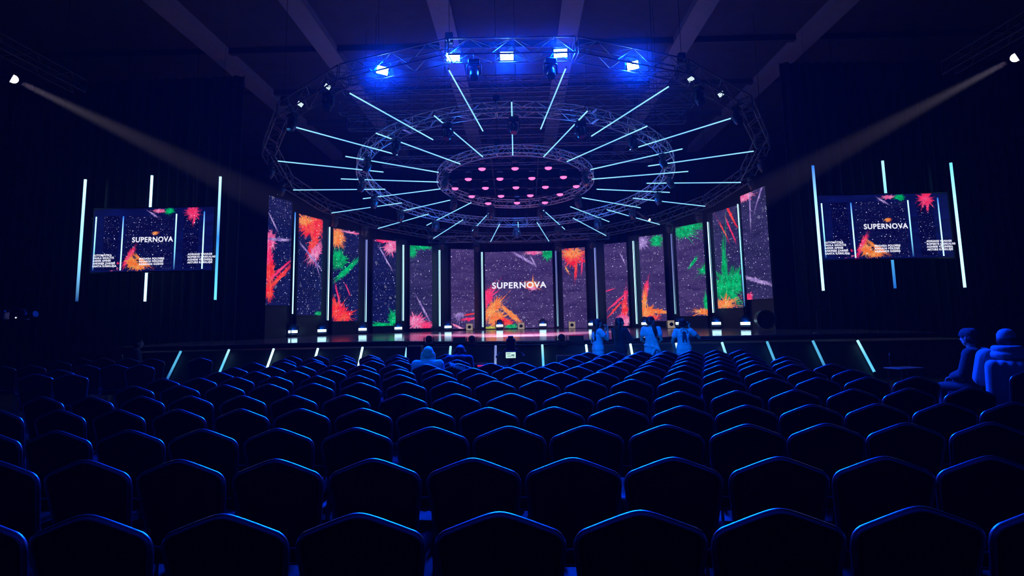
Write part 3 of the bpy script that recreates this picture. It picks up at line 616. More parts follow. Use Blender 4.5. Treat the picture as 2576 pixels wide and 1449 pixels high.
for i,(x0,x1,yb) in enumerate(scr):
    y0_=HS*F/hpx_at(x0); y1_=HS*F/hpx_at(x1); xm=(x0+x1)/2; zb=at(xm,yb,(y0_+y1_)/2).z
    if i==6: y0_=y1_=HS*F/192
    A=at(x0,yb,y0_); B=at(x1,yb,y1_); zb=max(zb,ZD+0.03)
    w=math.hypot(B.x-A.x,B.y-A.y); rz=math.atan2(B.y-A.y,B.x-A.x)
    r=empty('led_screen',(A.x,A.y,zb),rz); scrpos.append((A,B,zb,w,rz))
    base,base2 = PUR if 5<=i<=10 else NAVY
    if i in (4,11,12): base,base2=((0.014,0.012,0.06),(0.03,0.024,0.10))
    kx=w/1.05 if i!=6 else w/4.0
    sp_=[(a*kx,b_*HS/4.5,c_,d_*kx,e_,t_,f_) for (a,b_,c_,d_,e_,t_,f_) in spl[i]]
    mat=led_material('led_picture_%d'%i,base,base2,sp_,dots=1.0,bokeh=(1.6 if i==12 else 0.6),dotscale=10.0,strength=1.05,seed=i+1)
    b=MB(); b.box((w/2,0.045,HS/2),(w+0.02,0.09,HS+0.02)); b.build('cabinet',M['blackm'],r)
    b=MB(); b.box((w/2,-0.006,HS/2),(w,0.01,HS)); b.build('led_panel',mat,r)
    b=MB()
    b.box((w/2,0.13,(HS-zb+ZD)/2),(w*0.86,0.08,HS+zb-ZD))
    b.build('support_frame',M['blackm'],r)
    if i==6:
        t=text_mesh('SUPERNOVA',0.56,E_TXT,parent=r,loc=(w*0.50,-0.016,HS*0.553),bold=0.014)
        t.scale=(w*0.80/max(1e-3,t.dimensions.x),0.88,1)
    tag(r,scrlab[i],'screen')
# upright tubes between the screens
vt=[(737,533,791,T_UPFADE),(826,570,807,T_FULL),(921,602,811,T_DNFADE),(1015,615,808,T_FULL),(1107,628,822,T_FULL),(1215,633,824,T_FULL),(1403,630,822,T_LAV),(1502,622,803,T_UPFADE),(1601,605,816,T_FULL),(1698,587,791,T_LAV),(1793,557,788,T_FULL),(1872,512,772,T_DNFADE)]
T_BOT=tube_mat('tube_bright_foot',WH,(0.3,0.35,0.7),LV,1.6)
for i,(x,yt,yb,mt) in enumerate(vt):
    Y=HS*F/hpx_at(x)-0.10
    A=at(x+ (x-1288)*0.004,yb,Y); Zt=at(x,yt,Y).z
    mt={2:T_BOT,7:T_BOT}.get(i,mt)
    o=light_tube((A.x,A.y,A.z),(A.x,A.y,Zt),mt,'upright light tube between the stage screens, %s from the left'%ORD[i],'upright light tubes between the stage screens',r=0.045)
    b=MB(); b.box((0,0,(Zt-A.z)/2-(A.z-ZD)/2),(0.03,0.03,(Zt-A.z)+(A.z-ZD)-0.01)); s=b.build('stand_pole',M['blackm'],o); s.location=(0,0.07,0)
# black flats filling the gaps behind the tubes
for i in range(12):
    A=scrpos[i][1]; B=scrpos[i+1][0]; n_=Vector((B.x-A.x,B.y-A.y,0)); rz=math.atan2(n_.y,n_.x); L=n_.length
    if L<0.05: continue
    c=(Vector((A.x,A.y,0))+Vector((B.x,B.y,0)))/2; h=max(scrpos[i][2],scrpos[i+1][2])+HS+0.15
    b=MB(); b.box((0,0.32,(h+ZD)/2),(L*0.96,0.05,h-ZD-0.004)); b.box((-L*.46,0.36,(h+ZD)/2),(0.04,0.05,h-ZD-0.006)); b.box((L*.46,0.36,(h+ZD)/2),(0.04,0.05,h-ZD-0.006))
    o=b.build('scenery_flat',M['flat'] if 'flat' in M else M['blackm'],loc=(c.x,c.y,0),rz=rz); tag(o,'tall black flat behind the upright light tube, %s from the left'%ORD[i],'panel','black flats between the stage screens')

# ------------------------------------------------------------------ wash lights standing on the deck
def floor_wash():
    r=empty('wash_light')
    b=MB(); b.box((0,0,0.06),(0.40,0.26,0.12),bev=0.02); b.build('base',M['bluebody'],r)
    b=MB(); b.box((-0.225,0,0.30),(0.04,0.12,0.40),bev=0.012); b.box((0.225,0,0.30),(0.04,0.12,0.40),bev=0.012); b.box((0,0,0.13),(0.48,0.12,0.03),bev=0.008); b.build('yoke',M['bluebody'],r)
    b=MB(); b.box((0,0,0.27),(0.40,0.20,0.18),bev=0.03); b.cyl((0,-0.09,0.40),(0,0.10,0.40),0.185,20); h=b.build('head',M['bluebody'],r)
    b=MB(); b.box((0,-0.104,0.24),(0.37,0.015,0.11),bev=0.005); b.build('led_bar',E_BAR,h)
    return r
FW=floor_wash(); TF=capture(FW)
fl=[(737,26.0),(810,27.3),(912,29.2),(1002,30.7),(1127,32.4),(1257,33.6),(1366,33.6),(1490,32.0),(1624,30.3),(1711,28.6),(1803,26.3),(1876,24.6)]
for i,(x,Y) in enumerate(fl):
    p=at(x,830,Y); o=FW if i==0 else dup(TF); o.location=(p.x,Y,ZD); o.rotation_euler=(0,0,-p.x*0.035)
    tag(o,'blue-white wash light glowing on the stage deck, %s from the left'%ORD[i],'stage light','wash lights standing on the deck')
    l=bpy.data.lights.new('wash_light_glow','SPOT'); l.energy=40; l.color=(0.0,0.12,1.0); l.spot_size=math.radians(120); l.spot_blend=1.0; l.shadow_soft_size=0.1
    lo=bpy.data.objects.new('wash_light_glow',l); COL.objects.link(lo); lo.location=(p.x,Y-0.16,ZD+0.26); lo.rotation_euler=(math.radians(100),0,0)
PALE=pbr('pale_monitor_front',(0.75,0.62,0.52),0.6,noise=0.1)
PALE_E=emit('pale_emissive_front',(0.75,0.58,0.45),0.38,False)  # fronts glow by their own emission though the boxes are no lamps
for i,(x,y) in enumerate(((1181,826),(1311,826),(1439,823),(1646,813))):
    Y=33.2 if i<3 else 30.4; p=at(x,y,Y)
    if i==3: p=at(1689,818,28.9); Y=28.9
    r=empty('deck_monitor',(p.x,Y,ZD))
    b=MB(); b.box((0,0.12,0.20),(0.38,0.26,0.38),bev=0.02); b.build('cabinet',M['black'],r)
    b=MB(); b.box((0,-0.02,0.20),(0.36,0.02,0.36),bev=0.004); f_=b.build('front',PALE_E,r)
    b=MB(); b.cyl((0,-0.031,0.20),(0,-0.034,0.20),0.09,16); b.cyl((0,-0.034,0.20),(0,-0.037,0.20),0.05,16,r1=0.03); b.box((0.0,-0.033,0.20),(0.22,0.004,0.03)); b.build('emblem',M['black'],f_)
    tag(r,'small pale square box with dark round mark on the deck, %s from the left'%ORD[i],'box','pale boxes on the back of the deck')

# ------------------------------------------------------------------ big screens beside the stage
def side_screen(x0,x1,yt,yb,Y,label,seed):
    A=at(x0,yb,Y); B=at(x1,yb,Y); zb=(A.z+B.z)/2; zt=(at(x0,yt,Y).z+at(x1,yt,Y).z)/2; w=B.x-A.x; h=zt-zb
    r=empty('video_screen',(A.x,Y,zb)); 
    def U(px): return px*w
    # picture: three portrait screens with tubes between them, like the stage
    sp_=[(0.50,0.96,0,0.08,0.03,PNK,0.35),(0.46,0.92,-30,0.075,0.012,VIO,0.3),(0.545,0.965,0,0.03,0.045,GRN,0.25)]
    KV=2.4
    def q(u,v,ang,su,sv,t,rg): return (u*w*KV,v*h*KV,ang,su*w*KV,sv*h*KV,t,1.0+rg*0.5)
    spx=[q(.545,.955,0,.05,.03,PNK,.5),q(.495,.90,-34,.05,.016,VIO,.5),q(.63,.95,0,.04,.05,GRN,.4),
         q(.825,.91,0,.055,.11,HOT,.7),q(.84,.80,80,.05,.02,HOT,.6),
         q(.31,.22,62,.09,.045,HOT,.5),q(.34,.14,40,.05,.10,ORG,.6),q(.42,.17,-36,.09,.035,ORG,.45),q(.40,.08,0,.06,.06,ORG,.6),
         q(.52,.60,0,.025,.03,ORG,.5),q(.20,.13,4,.03,.02,HOT,.5),q(.19,.05,0,.04,.025,PNK,.6)]
    mat=led_material('relay_picture_%d'%seed,(0.002,0.003,0.045),(0.003,0.006,0.085),spx,dots=0.0,bokeh=0,strength=1.0,seed=seed,uvs=KV)
    b=MB(); b.box((w/2,0.06,h/2),(w+0.12,0.10,h+0.10),bev=0.01); b.build('cabinet',M['blackm'],r)
    b=MB(); b.box((w/2,0.0,h/2),(w,0.02,h)); pn=b.build('led_panel',mat,r)
    # the portrait pictures with their sparks
    dotm=led_material('relay_sparks_%d'%seed,(0.001,0.001,0.030),(0.002,0.003,0.05),[],dots=0.9,bokeh=0.0,dotscale=13.0,strength=1.0,seed=seed+3)
    dotm2=led_material('relay_centre_%d'%seed,(0.002,0.002,0.040),(0.004,0.006,0.06),[(a-0.275*w*KV,b_-0.025*h*KV,c_,d_,e_,t_,f_) for (a,b_,c_,d_,e_,t_,f_) in spx],dots=0.9,bokeh=0.0,dotscale=4.6,strength=1.0,seed=seed+5,uvs=KV)
    dotm3=led_material('relay_right_%d'%seed,(0.001,0.001,0.030),(0.002,0.003,0.05),[(a-0.755*w*KV,b_-0.025*h*KV,c_,d_,e_,t_,f_) for (a,b_,c_,d_,e_,t_,f_) in spx],dots=0.9,bokeh=0.0,dotscale=5.0,strength=1.0,seed=seed+8,uvs=KV)
    for (u0_,u1_,m_) in ((0.09,0.215,dotm),(0.275,0.665,dotm2),(0.755,0.88,dotm3)):
        b=MB(); ww=(u1_-u0_)*w; b.box((ww/2,0,0.43*h),(ww,0.006,0.86*h)); o=b.build('picture',m_,pn); o.location=(u0_*w,-0.013,0.025*h)
    for (u0_,u1_,v0_,v1_,m_) in ((0.028,0.020,0.03,0.88,T_DNFADE),(0.257,0.247,0.02,0.88,T_UPFADE),(0.688,0.690,0.02,0.90,T_DNFADE),(0.925,0.922,0.02,0.93,T_UPFADE)):
        b=MB(); b.box((0,0,(v1_-v0_)*h/2),(0.045,0.006,(v1_-v0_)*h)); o=b.build('tube_picture',m_,pn); o.location=(u1_*w,-0.018,v0_*h)
    t=text_mesh('SUPERNOVA',0.26,E_TXT,parent=pn,loc=(w*0.50,-0.020,h*0.495),bold=0.006,extrude=0.002); t.scale=(w*0.34/max(1e-3,t.dimensions.x),1,1)
    L1=['AUTOMĀTIKA','PAULA SAULĪTE','AGNIS APINIS','ANDREJS ZARIŅŠ','SANTA KĀRKLIŅA']; L2=['MADARA POLDERE','RIHARDS BĒRZIŅŠ','ARMANDS DZENIS']; L3=['ADRIANS VANAGS','ROBERTS GARKALNS','AGNESE VĪKSNIŅA','ARTURS KĀRKLIŅŠ']
    for (Ls,u,vt_) in ((L1,0.015,0.262),(L2,0.40,0.195),(L3,0.80,0.25)):
        for j,s in enumerate(Ls):
            t=text_mesh(s,0.098,E_TXT,parent=pn,loc=(u*w,-0.024,(vt_-0.043*j)*h),align='LEFT',bold=0.0035,extrude=0.002)
    return tag(r,label,'screen'),A,B,zb,zt
YS=21.5
side_screen(228,532,524,682,YS,'big video screen left of the stage, showing a picture of the stage',1)
side_screen(2071,2400,489,650,YS,'big video screen right of the stage, showing a picture of the stage',2)
def vtube(xt,yt,xb,yb,Y,mat,label,group):
    A=at(xb,yb,Y); B=at(xt,yt,Y); x=(A.x+B.x)/2
    o=light_tube((x,Y,A.z),(x,Y,B.z),mat,label,group,r=0.045)
    b=MB(); b.cyl((0,0,B.z-A.z),(0,0,HC-0.01-A.z),0.005,5); b.build('hanging_wire',M['cable'],o)
g_='light tubes around the side screens'
vtube(215,450,193,760,YS-0.3,T_DNFADE,'upright light tube at the left edge of the left video screen',g_)
vtube(382,440,365,760,YS+0.45,T_FULL,'light tube passing behind the middle of the left video screen',g_)
vtube(554,443,542,756,YS-0.3,tube_mat('tube_mixed',CY,(0.02,0.16,0.6),WH,2.0),'upright light tube at the right edge of the left video screen',g_)
vtube(2041,415,2075,733,YS-0.3,T_UPFADE,'upright light tube at the left edge of the right video screen',g_)
vtube(2219,403,2253,727,YS+0.45,tube_mat('tube_top_bright',BL,CY,WH,1.4),'light tube passing behind the middle of the right video screen',g_)
vtube(2391,408,2428,725,YS-0.3,tube_mat('tube_low_bright',WH,WH,CY,2.0),'upright light tube at the right edge of the right video screen',g_)
for (px,lab) in ((378,'left'),(2235,'right')):
    p=at(px,600,YS+0.35); root=empty('screen_hanger',(p.x,YS+0.155,0)); 
    for sx in (-1.6,1.6):
        b=MB(); b.cyl((sx,0,6.6),(sx,0,HC-0.01),0.012,6); b.build('hoist_cable',M['cable'],root)
    b=MB(); b.box((0,0,5.6),(4.2,0.08,0.08)); b.box((-1.6,0,6.1),(0.08,0.08,2.0)); b.box((1.6,0,6.1),(0.08,0.08,2.0)); b.build('frame',M['blackm'],root)
    tag(root,'black hanging frame behind the %s video screen'%lab,'frame')

# ------------------------------------------------------------------ banquet chairs
def back_outline(inset=0.0, hole=False):
    """closed outline (x,z) of the chair back, crowned top, rounded shoulders, narrower at the foot"""
    hwb,hws,zs,zp,zb=0.190-inset,0.226-inset,0.845,0.930-inset,0.475+inset
    right=[(hwb-0.03,zb),(hwb-0.008,zb+0.008),(hwb,zb+0.03)]
    right+= [(hwb+(hws-hwb)*t,zb+0.03+(0.80-zb-0.03)*t) for t in (0.33,0.66,0.9,1.0)]
    cx,cz,R_=hws-0.055,0.815,0.055      # shoulder
    for k in range(1,6):
        a=math.radians(0+76*k/5); right.append((cx+R_*math.cos(a),cz+(R_-inset*0.6)*math.sin(a)))
    x1,z1=right[-1]
    c_=0.036; fz=lambda x: math.sqrt(x*x+c_*c_)-c_
    for t in (0.25,0.45,0.6,0.72,0.82,0.91): x=x1*(1-t); right.append((x,zp-(zp-z1)*fz(x)/fz(x1)))
    if hole:
        right=[p for p in right if p[0]>0.085 or p[1]<0.7]
        right+= [(0.072,zp-0.030),(0.045,zp-0.038),(0.018,zp-0.041)]
    left=[(-x,z) for x,z in right][::-1]
    return right+([(0,zp)] if not hole else [(0,zp-0.042)])+left
def rake(z): return 0.105*(0.93-z)/0.46     # y offset: the back leans towards the camera at its top
def make_chair():
    r=empty('banquet_chair')
    b=MB(); b.tube([(x,rake(z)-0.024,z) for x,z in ((-0.095,0.884),(-0.07,0.874),(-0.03,0.866),(0,0.864),(0.03,0.866),(0.07,0.874),(0.095,0.884))],0.0045,6); b.build('hand_grip',M['fabric'],r)
    b=MB(); b.tube([(x,rake(z),z) for x,z in back_outline()],[0.0138]*60,8,closed=True); b.build('back_frame',M['rail'],r)
    o=back_outline(0.010); n=len(o); cx=0;cz=0.68
    def lay(dy,s): return [(cx+(x-cx)*s,rake(cz+(z-cz)*s)+dy,cz+(z-cz)*s) for x,z in o]
    b=MB(); A=lay(-0.012,0.995);B=lay(-0.020,0.93);C=lay(0.018,0.995);D=lay(0.034,0.92)
    q=lambda i,j:[(k+i*n,(k+1)%n+i*n,(k+1)%n+j*n,k+j*n) for k in range(n)]
    b.add(A+B+C+D,q(0,1)+q(0,2)+q(2,3),True); b.add(B,[tuple(range(n))]); b.add(D[::-1],[tuple(range(n))]); b.build('backrest',M['fabric'],r)
    b=MB(); pts=[(x,y) for x,y in ((-0.20,0.10),(0.20,0.10),(0.222,0.16),(0.225,0.46),(0.20,0.515),(-0.20,0.515),(-0.225,0.46),(-0.222,0.16))]
    m=len(pts); L=[[(x*s,0.31+(y-0.31)*s,z) for x,y in pts] for s,z in ((0.94,0.405),(1.0,0.42),(1.0,0.465),(0.93,0.485),(0.6,0.492))]
    b.add([v for l in L for v in l],[(i*m+k,i*m+(k+1)%m,(i+1)*m+(k+1)%m,(i+1)*m+k) for i in range(4) for k in range(m)],True)
    b.add(L[0][::-1],[tuple(range(m))]); b.add(L[-1],[tuple(range(m))]); b.build('seat',M['fabric'],r)
    b=MB(); b.tube([(-0.205,0.12,0.395),(-0.205,0.48,0.395),(0.205,0.48,0.395),(0.205,0.12,0.395)],0.011,6,closed=True); b.build('seat_frame',M['leg'],r)
    for s in (-1,1):
        b=MB(); b.tube([(s*0.190,rake(0.52),0.52),(s*0.197,rake(0.47)-0.002,0.46),(s*0.207,0.10,0.40),(s*0.212,0.075,0.25),(s*0.216,0.03,0.012)],0.0115,8); b.cyl((s*0.216,0.03,0),(s*0.216,0.03,0.03),0.015,8); b.build('leg',M['leg'],r)
        b=MB(); b.tube([(s*0.205,0.42,0.395),(s*0.209,0.465,0.385),(s*0.211,0.485,0.34),(s*0.216,0.505,0.012)],0.0115,8); b.cyl((s*0.216,0.505,0),(s*0.216,0.505,0.03),0.015,8); b.build('leg',M['leg'],r)
    return r
CH=make_chair(); TC=capture(CH); cfirst=True
def put_chair(x,y,rz,label,group):
    global cfirst
    if cfirst: o=CH; cfirst=False
    else: o=dup(TC)
    o.location=(x,y,0); o.rotation_euler=(0,0,rz); return tag(o,label,'chair',group)
ROWS=[
 [(-102,1306),(230,1298),(561,1301),(902,1300),(1256,1297),(1612,1295),(1959,1287),(2310,1281),(2664,1276)],
 [(-20,1165),(217,1162),(454,1160),(695,1160),(941,1158),(1189,1160),(1441,1159),(1694,1157),(1959,1155),(2230,1155),(2481,1152)],
 [(-38,1090),(144,1087),(327,1085),(508,1084),(699,1082),(896,1080),(1086,1079),(1280,1077),(1475,1075),(1676,1073),(1882,1072),(2082,1070),(2276,1068),(2490,1066)],
 [(-10,1034),(150,1033),(297,1033),(447,1033),(606,1032),(756,1032),(912,1031),(1070,1029),(1229,1028),(1394,1028),(1555,1027),(1720,1025),(1877,1023),(2038,1020),(2211,1020),(2379,1017),(2546,1014)],
 [(104,1000),(232,999),(357,999),(472,1000),(606,999),(738,997),(870,996),(1014,994),(1147,993),(1285,992),(1429,991),(1567,990),(1712,989),(1858,987),(2005,985),(2141,980),(2287,979),(2440,976)],
 [(337,973),(448,972),(559,971),(676,968),(790,966),(905,965),(1022,963),(1134,961),(1245,960),(1356,960),(1473,958),(1590,957),(1712,957),(1825,955),(1942,953),(2064,953),(2179,950),(2297,948)],
 [(402,955),(497,953),(598,950),(693,949),(796,948),(899,946),(1005,944),(1108,942),(1208,941),(1308,940),(1410,939),(1512,939),(1622,939),(1721,937),(1819,936),(1924,934),(2028,932),(2133,930)],
 [(553,937),(642,936),(733,936),(827,934),(918,931),(1007,929),(1098,930),(1188,928),(1277,926),(1362,925),(1453,924),(1540,923),(1634,922),(1725,921),(1814,920),(1905,920),(1997,918),(2086,916)],
 [(592,925),(677,925),(757,923),(833,922),(910,920),(992,918),(1072,918),(1152,917),(1234,916),(1314,914),(1395,913),(1486,912),(1566,911),(1645,911),(1734,911),(1812,910),(1890,910),(1977,907)],
 [(638,913),(714,912),(786,912),(860,911),(936,909),(1007,907),(1150,906),(1440,903),(1508,902),(1582,902),(1656,902),(1738,901),(1812,900),(1888,900),(1969,897)],
 [(718,904),(786,903),(862,903),(931,902),(998,900),(1130,898),(1457,893),(1521,893),(1597,892),(1669,892),(1740,891),(1806,891),(1875,890)],
 [(738,896),(801,896),(862,896),(929,895),(996,895),(1125,892),(1480,888),(1543,886),(1610,884),(1673,884),(1738,883),(1803,883),(1869,882)],
]
rown=['nearest row','second row from the camera','third row from the camera','fourth row from the camera','fifth row from the camera','sixth row from the camera','seventh row from the camera','eighth row from the camera','fifth row from the stage','fourth row from the stage','third row from the stage','second row from the stage']
rown[8:]=['fourth row from the stage','third row from the stage','second row from the stage','row nearest the stage']
CHP={}
for ri,row in enumerate(ROWS):
    P=[onz(x,y,0.93) for x,y in row]
    n=len(P)
    # smooth the depth along the row with a quadratic so a row stays a row
    if n>4:
        co=np.polyfit([p.x for p in P],[p.y for p in P],2)
    xsn=[p.x for p in P]
    for _ in range(30):
        for j in range(n-1):
            dd_=0.478-(xsn[j+1]-xsn[j])
            if dd_>0: xsn[j]-=dd_/2; xsn[j+1]+=dd_/2
    for j,p in enumerate(P):
        p=Vector((xsn[j],p.y,p.z)); CHP[(ri,j)]=None
        yy=float(np.polyval(co,p.x))
        slope=2*co[0]*p.x+co[1]
        CHP[(ri,j)]=(p.x,yy)
        side=ORD[j]+' from the left' if j<=n//2 else ORD[n-1-j]+' from the right' if j<n-1 else 'last on the right'
        if j==0: side='first on the left'
        put_chair(p.x,yy,math.atan(slope),'black banquet chair, %s, in the %s'%(side,rown[ri]),'banquet chairs in the %s'%rown[ri])
LEFT=[(0,921,'at the left picture edge'),(76,920,''),(92,942,''),(130,931,''),(150,909,''),(172,942,''),(190,931,''),(213,919,''),(200,902,''),(256,902,''),(285,918,''),(317,903,''),(350,918,''),(374,902,''),(413,907,''),(447,901,'with lit seat edge, second from the right end'),(503,901,'turned sideways, at the right end')]
LEFT=[(2,921),(78,920),(88,942),(146,931),(146,909),(176,942),(207,931),(216,919),(201,902),(258,902),(288,918),(320,902),(352,918),(382,903),(448,900),(503,901)]
placed=[]
LEFT.sort()
lp=[]
for (x,y) in LEFT:
    p=onz(x,y,0.93)
    if any((p-q).length<0.5 for q in placed): 
        continue
    placed.append(p)
for i,p in enumerate(sorted(placed,key=lambda v:v.x/v.y)):
    put_chair(p.x,p.y,math.radians(20),'black banquet chair in the turned side block at the far left, %s from the left'%ORD[i],'banquet chairs of the left side block')
# odd chairs at the right
p=onz(2592,932,0.93); put_chair(p.x,p.y,math.radians(4),'black banquet chair cut by the right picture edge, beside the hooded person','banquet chairs at the right end')
def folding_chair():
    r=empty('folding_chair')
    p=onz(2276,925,0.47); r.location=(p.x,p.y,0); r.rotation_euler=(0,0,math.radians(15))
    PALE2=pbr('pale_plastic_seat',(0.55,0.48,0.46),0.4,noise=0.1)
    b=MB(); b.box((-0.03,0.0,0.465),(0.62,0.40,0.025),bev=0.01); b.build('seat',PALE2,r)
    b=MB(); b.tube([(-0.14,0.18,0.45),(-0.15,0.21,0.66),(-0.11,0.23,0.755),(0.15,0.23,0.775),(0.34,0.23,0.77),(0.36,0.20,0.45)],0.012,8); b.build('back_frame',M['leg'],r)
    b=MB(); b.box((0.11,0.235,0.65),(0.44,0.02,0.2),bev=0.008); b.build('backrest',M['fabric'],r)
    for sx in (-0.28,0.24):
        for sy in (-0.17,0.17):
            b=MB(); b.cyl((sx,sy,0),(sx*0.9,sy*0.9,0.455),0.011,8); b.build('leg',M['leg'],r)
    tag(r,'low chair with pale lit seat standing alone at the right, in front of the stage','chair')
folding_chair()

# ------------------------------------------------------------------ people
def cloth(name,col,rough=0.85): return pbr(name,col,rough,noise=0.12,nscale=30,bump=0.25,sheen=0.15)
SKIN=pbr('skin',(0.55,0.34,0.26),0.5,noise=0.05); HAIRD=pbr('dark_hair',(0.012,0.009,0.008),0.5,noise=0.3,nscale=60,bump=0.4); HAIRB=pbr('light_blond_hair',(0.62,0.52,0.36),0.5,noise=0.15,nscale=60,bump=0.4)
WHITE=cloth('white_tshirt_cotton',(0.78,0.78,0.80)); DARKC=cloth('dark_cloth',(0.018,0.018,0.024)); JEAN=cloth('dark_trousers',(0.03,0.035,0.06)); GREYC=cloth('light_grey_jacket',(0.26,0.27,0.30)); PALEB=cloth('pale_top',(0.55,0.6,0.7)); NAVYC=cloth('navy_jacket',(0.04,0.05,0.10))
def remesh(mb, name, mat, voxel, parent, smooth=3):
    me=mb.mesh(name,mat); o=bpy.data.objects.new(name,me); COL.objects.link(o)
    md=o.modifiers.new('r','REMESH'); md.mode='VOXEL'; md.voxel_size=voxel; md.use_smooth_shade=True
    sm=o.modifiers.new('s','SMOOTH'); sm.iterations=smooth; sm.factor=0.5
    bpy.context.view_layer.update()
    dg=bpy.context.evaluated_depsgraph_get(); m2=bpy.data.meshes.new_from_object(o.evaluated_get(dg)); m2.name=name
    o.modifiers.clear(); o.data=m2; bpy.data.meshes.remove(me)
    if not m2.materials: m2.materials.append(mat)
    for p in m2.polygons: p.use_smooth=True
    o.parent=parent; return o
def person(loc, rz, J, label, hair='long', hairmat=None, top=None, bottom=None, sleeve=0.45, seated=False, headturn=0.0, voxel=0.009, shirt_hem=0.0, grip=0.5, skirtlen=0.0, bulk=0.0, hood=False, cap=False):
    """J: joint table in metres, x right, y towards the front of the body, z up"""
    V=Vector; r=empty('person',loc,rz)
    j={k:V(v) for k,v in J.items()}
    b=MB(); c=b.capsule
    # trunk
    P=j['pelvis']; N=j['neck']; up=(N-P); L=up.length; up=up/L
    xs=V((1,0,0))
    def tr(f): return P+up*(L*f)
    for f,w,dp in ((0.0,0.155,0.105),(0.14,0.150,0.102),(0.28,0.128,0.092),(0.42,0.120,0.088),(0.56,0.132,0.098),(0.70,0.148,0.105),(0.82,0.150,0.095)):
        q=tr(f); c(q-xs*(w-dp),q+xs*(w-dp),dp,dp)
    c(tr(0.86)-xs*0.10,tr(0.86)+xs*0.10,0.075,0.075); 
    c(tr(0.88),j['head']-V((0,0,0.06)),0.058,0.052)
    for s,k in ((-1,'l'),(1,'r')):
        sh,el,ha=j['sh'+k],j['el'+k],j['ha'+k]; hp,kn,an=j['hip'+k],j['kn'+k],j['an'+k]
        c(tr(0.84)+xs*s*0.08,sh,0.062,0.056); c(sh,sh+(el-sh)*0.5,0.054,0.046); c(sh+(el-sh)*0.5,el,0.046,0.036); c(el,el+(ha-el)*0.35,0.037,0.036); c(el+(ha-el)*0.35,ha,0.036,0.023)
        # hand: palm, four fingers of different lengths curled by grip, thumb from the side of the palm
        dr=(ha-el).normalized(); hd=j.get('hd'+k,dr); hd=hd.normalized(); side=hd.cross(V((0,1,0)) if abs(hd.y)<0.8 else V((0,0,1))).normalized(); nrm=hd.cross(side).normalized()
        if side.x*s<0: side=-side
        for t in (-0.026,-0.009,0.009,0.026): c(ha+side*t*0.6,ha+hd*0.085+side*t,0.014,0.0125)
        for fi,(t,fl) in enumerate(((-0.029,0.062),(-0.010,0.078),(0.010,0.084),(0.030,0.074))):
            a=ha+hd*0.09+side*t; d1=(hd*math.cos(grip*0.9)+nrm*math.sin(grip*0.9)); d2=(hd*math.cos(grip*2.0)+nrm*math.sin(grip*2.0))
            m_=a+d1*fl*0.5; c(a,m_,0.0095,0.009); c(m_,m_+d2*fl*0.5,0.009,0.0078)
        tb=ha+hd*0.025+side*0.032; d1=(hd*0.75+side*0.6+nrm*0.3).normalized(); c(tb,tb+d1*0.036,0.0125,0.011); c(tb+d1*0.036,tb+d1*0.036+(hd*0.9+nrm*0.4).normalized()*0.03,0.011,0.009)
        # legs
        c(hp,hp+(kn-hp)*0.5,0.085,0.070); c(hp+(kn-hp)*0.5,kn,0.070,0.052); c(kn,kn+(an-kn)*0.35,0.050,0.052); c(kn+(an-kn)*0.35,an,0.052,0.034)
        ft=V((0,1,0)); c(an-V((0,0.02,0.02)),an+ft*0.13-V((0,0,0.045)),0.036,0.028); c(an+ft*0.10-V((0,0,0.045)),an+ft*0.17-V((0,0,0.05)),0.03,0.022); c(an-V((0,0.03,0.045)),an-V((0,0,0.045)),0.03,0.03)
    # head, turned by headturn
    Hc=j['head']; Rm=Matrix.Rotation(headturn,3,'Z')@Matrix.Rotation(J.get('nod',(0,0,0))[0],3,'X')
    h=lambda x,y,z: Hc+Rm@V((x,y,z))
    c(h(0,-0.022,0.030),h(0,0.020,0.032),0.084,0.078); c(h(0,-0.02,0.0),h(0,0.03,-0.01),0.072,0.066); c(h(0,0.03,-0.04),h(0,0.052,-0.080),0.052,0.030)
    c(h(-0.035,0.03,-0.055),h(0.035,0.03,-0.055),0.032,0.032)
    c(h(0,0.094,0.018),h(0,0.113,-0.018),0.008,0.014); c(h(-0.013,0.100,-0.022),h(0.013,0.100,-0.022),0.009,0.009)
    c(h(-0.018,0.088,-0.050),h(0.018,0.088,-0.050),0.008,0.008); c(h(-0.015,0.085,-0.060),h(0.015,0.085,-0.060),0.009,0.009)
    c(h(-0.045,0.078,0.028),h(-0.015,0.092,0.030),0.010,0.010); c(h(0.015,0.092,0.030),h(0.045,0.078,0.028),0.010,0.010)
    for s in (-1,1): c(h(s*0.080,-0.005,0.012),h(s*0.088,-0.012,-0.022),0.014,0.010); c(h(s*0.082,0,0.02),h(s*0.092,-0.015,0.024),0.010,0.010)
    remesh(b,'body',SKIN,voxel,r)
    e=MB()
    for s in (-1,1): e.ball(h(s*0.030,0.080,0.010),0.0135)
    e.build('eyes',pbr('eye_white',(0.5,0.5,0.5),0.2) if 'eye' not in M else M['eye'],r)
    # top
    hem=shirt_hem; b=MB(); c=b.capsule; g_=0.016+bulk
    for f,w,dp in ((0.10,0.160,0.112),(0.28,0.142,0.108),(0.42,0.136,0.104),(0.56,0.142,0.108),(0.70,0.152,0.112),(0.82,0.150,0.100)):
        q=tr(f); c(q-xs*(w-dp),q+xs*(w-dp),dp+g_*0.8,dp+g_*0.8)
    if hem:
        q=tr(0.0)-V((0,0,hem)); c(q-xs*0.06,q+xs*0.06,0.112+g_,0.112+g_)
        c(tr(0)-xs*0.05,tr(0)+xs*0.05,0.118+g_,0.118+g_)
    c(tr(0.88)-xs*0.08,tr(0.88)+xs*0.08,0.07+g_*0.6,0.07+g_*0.6)
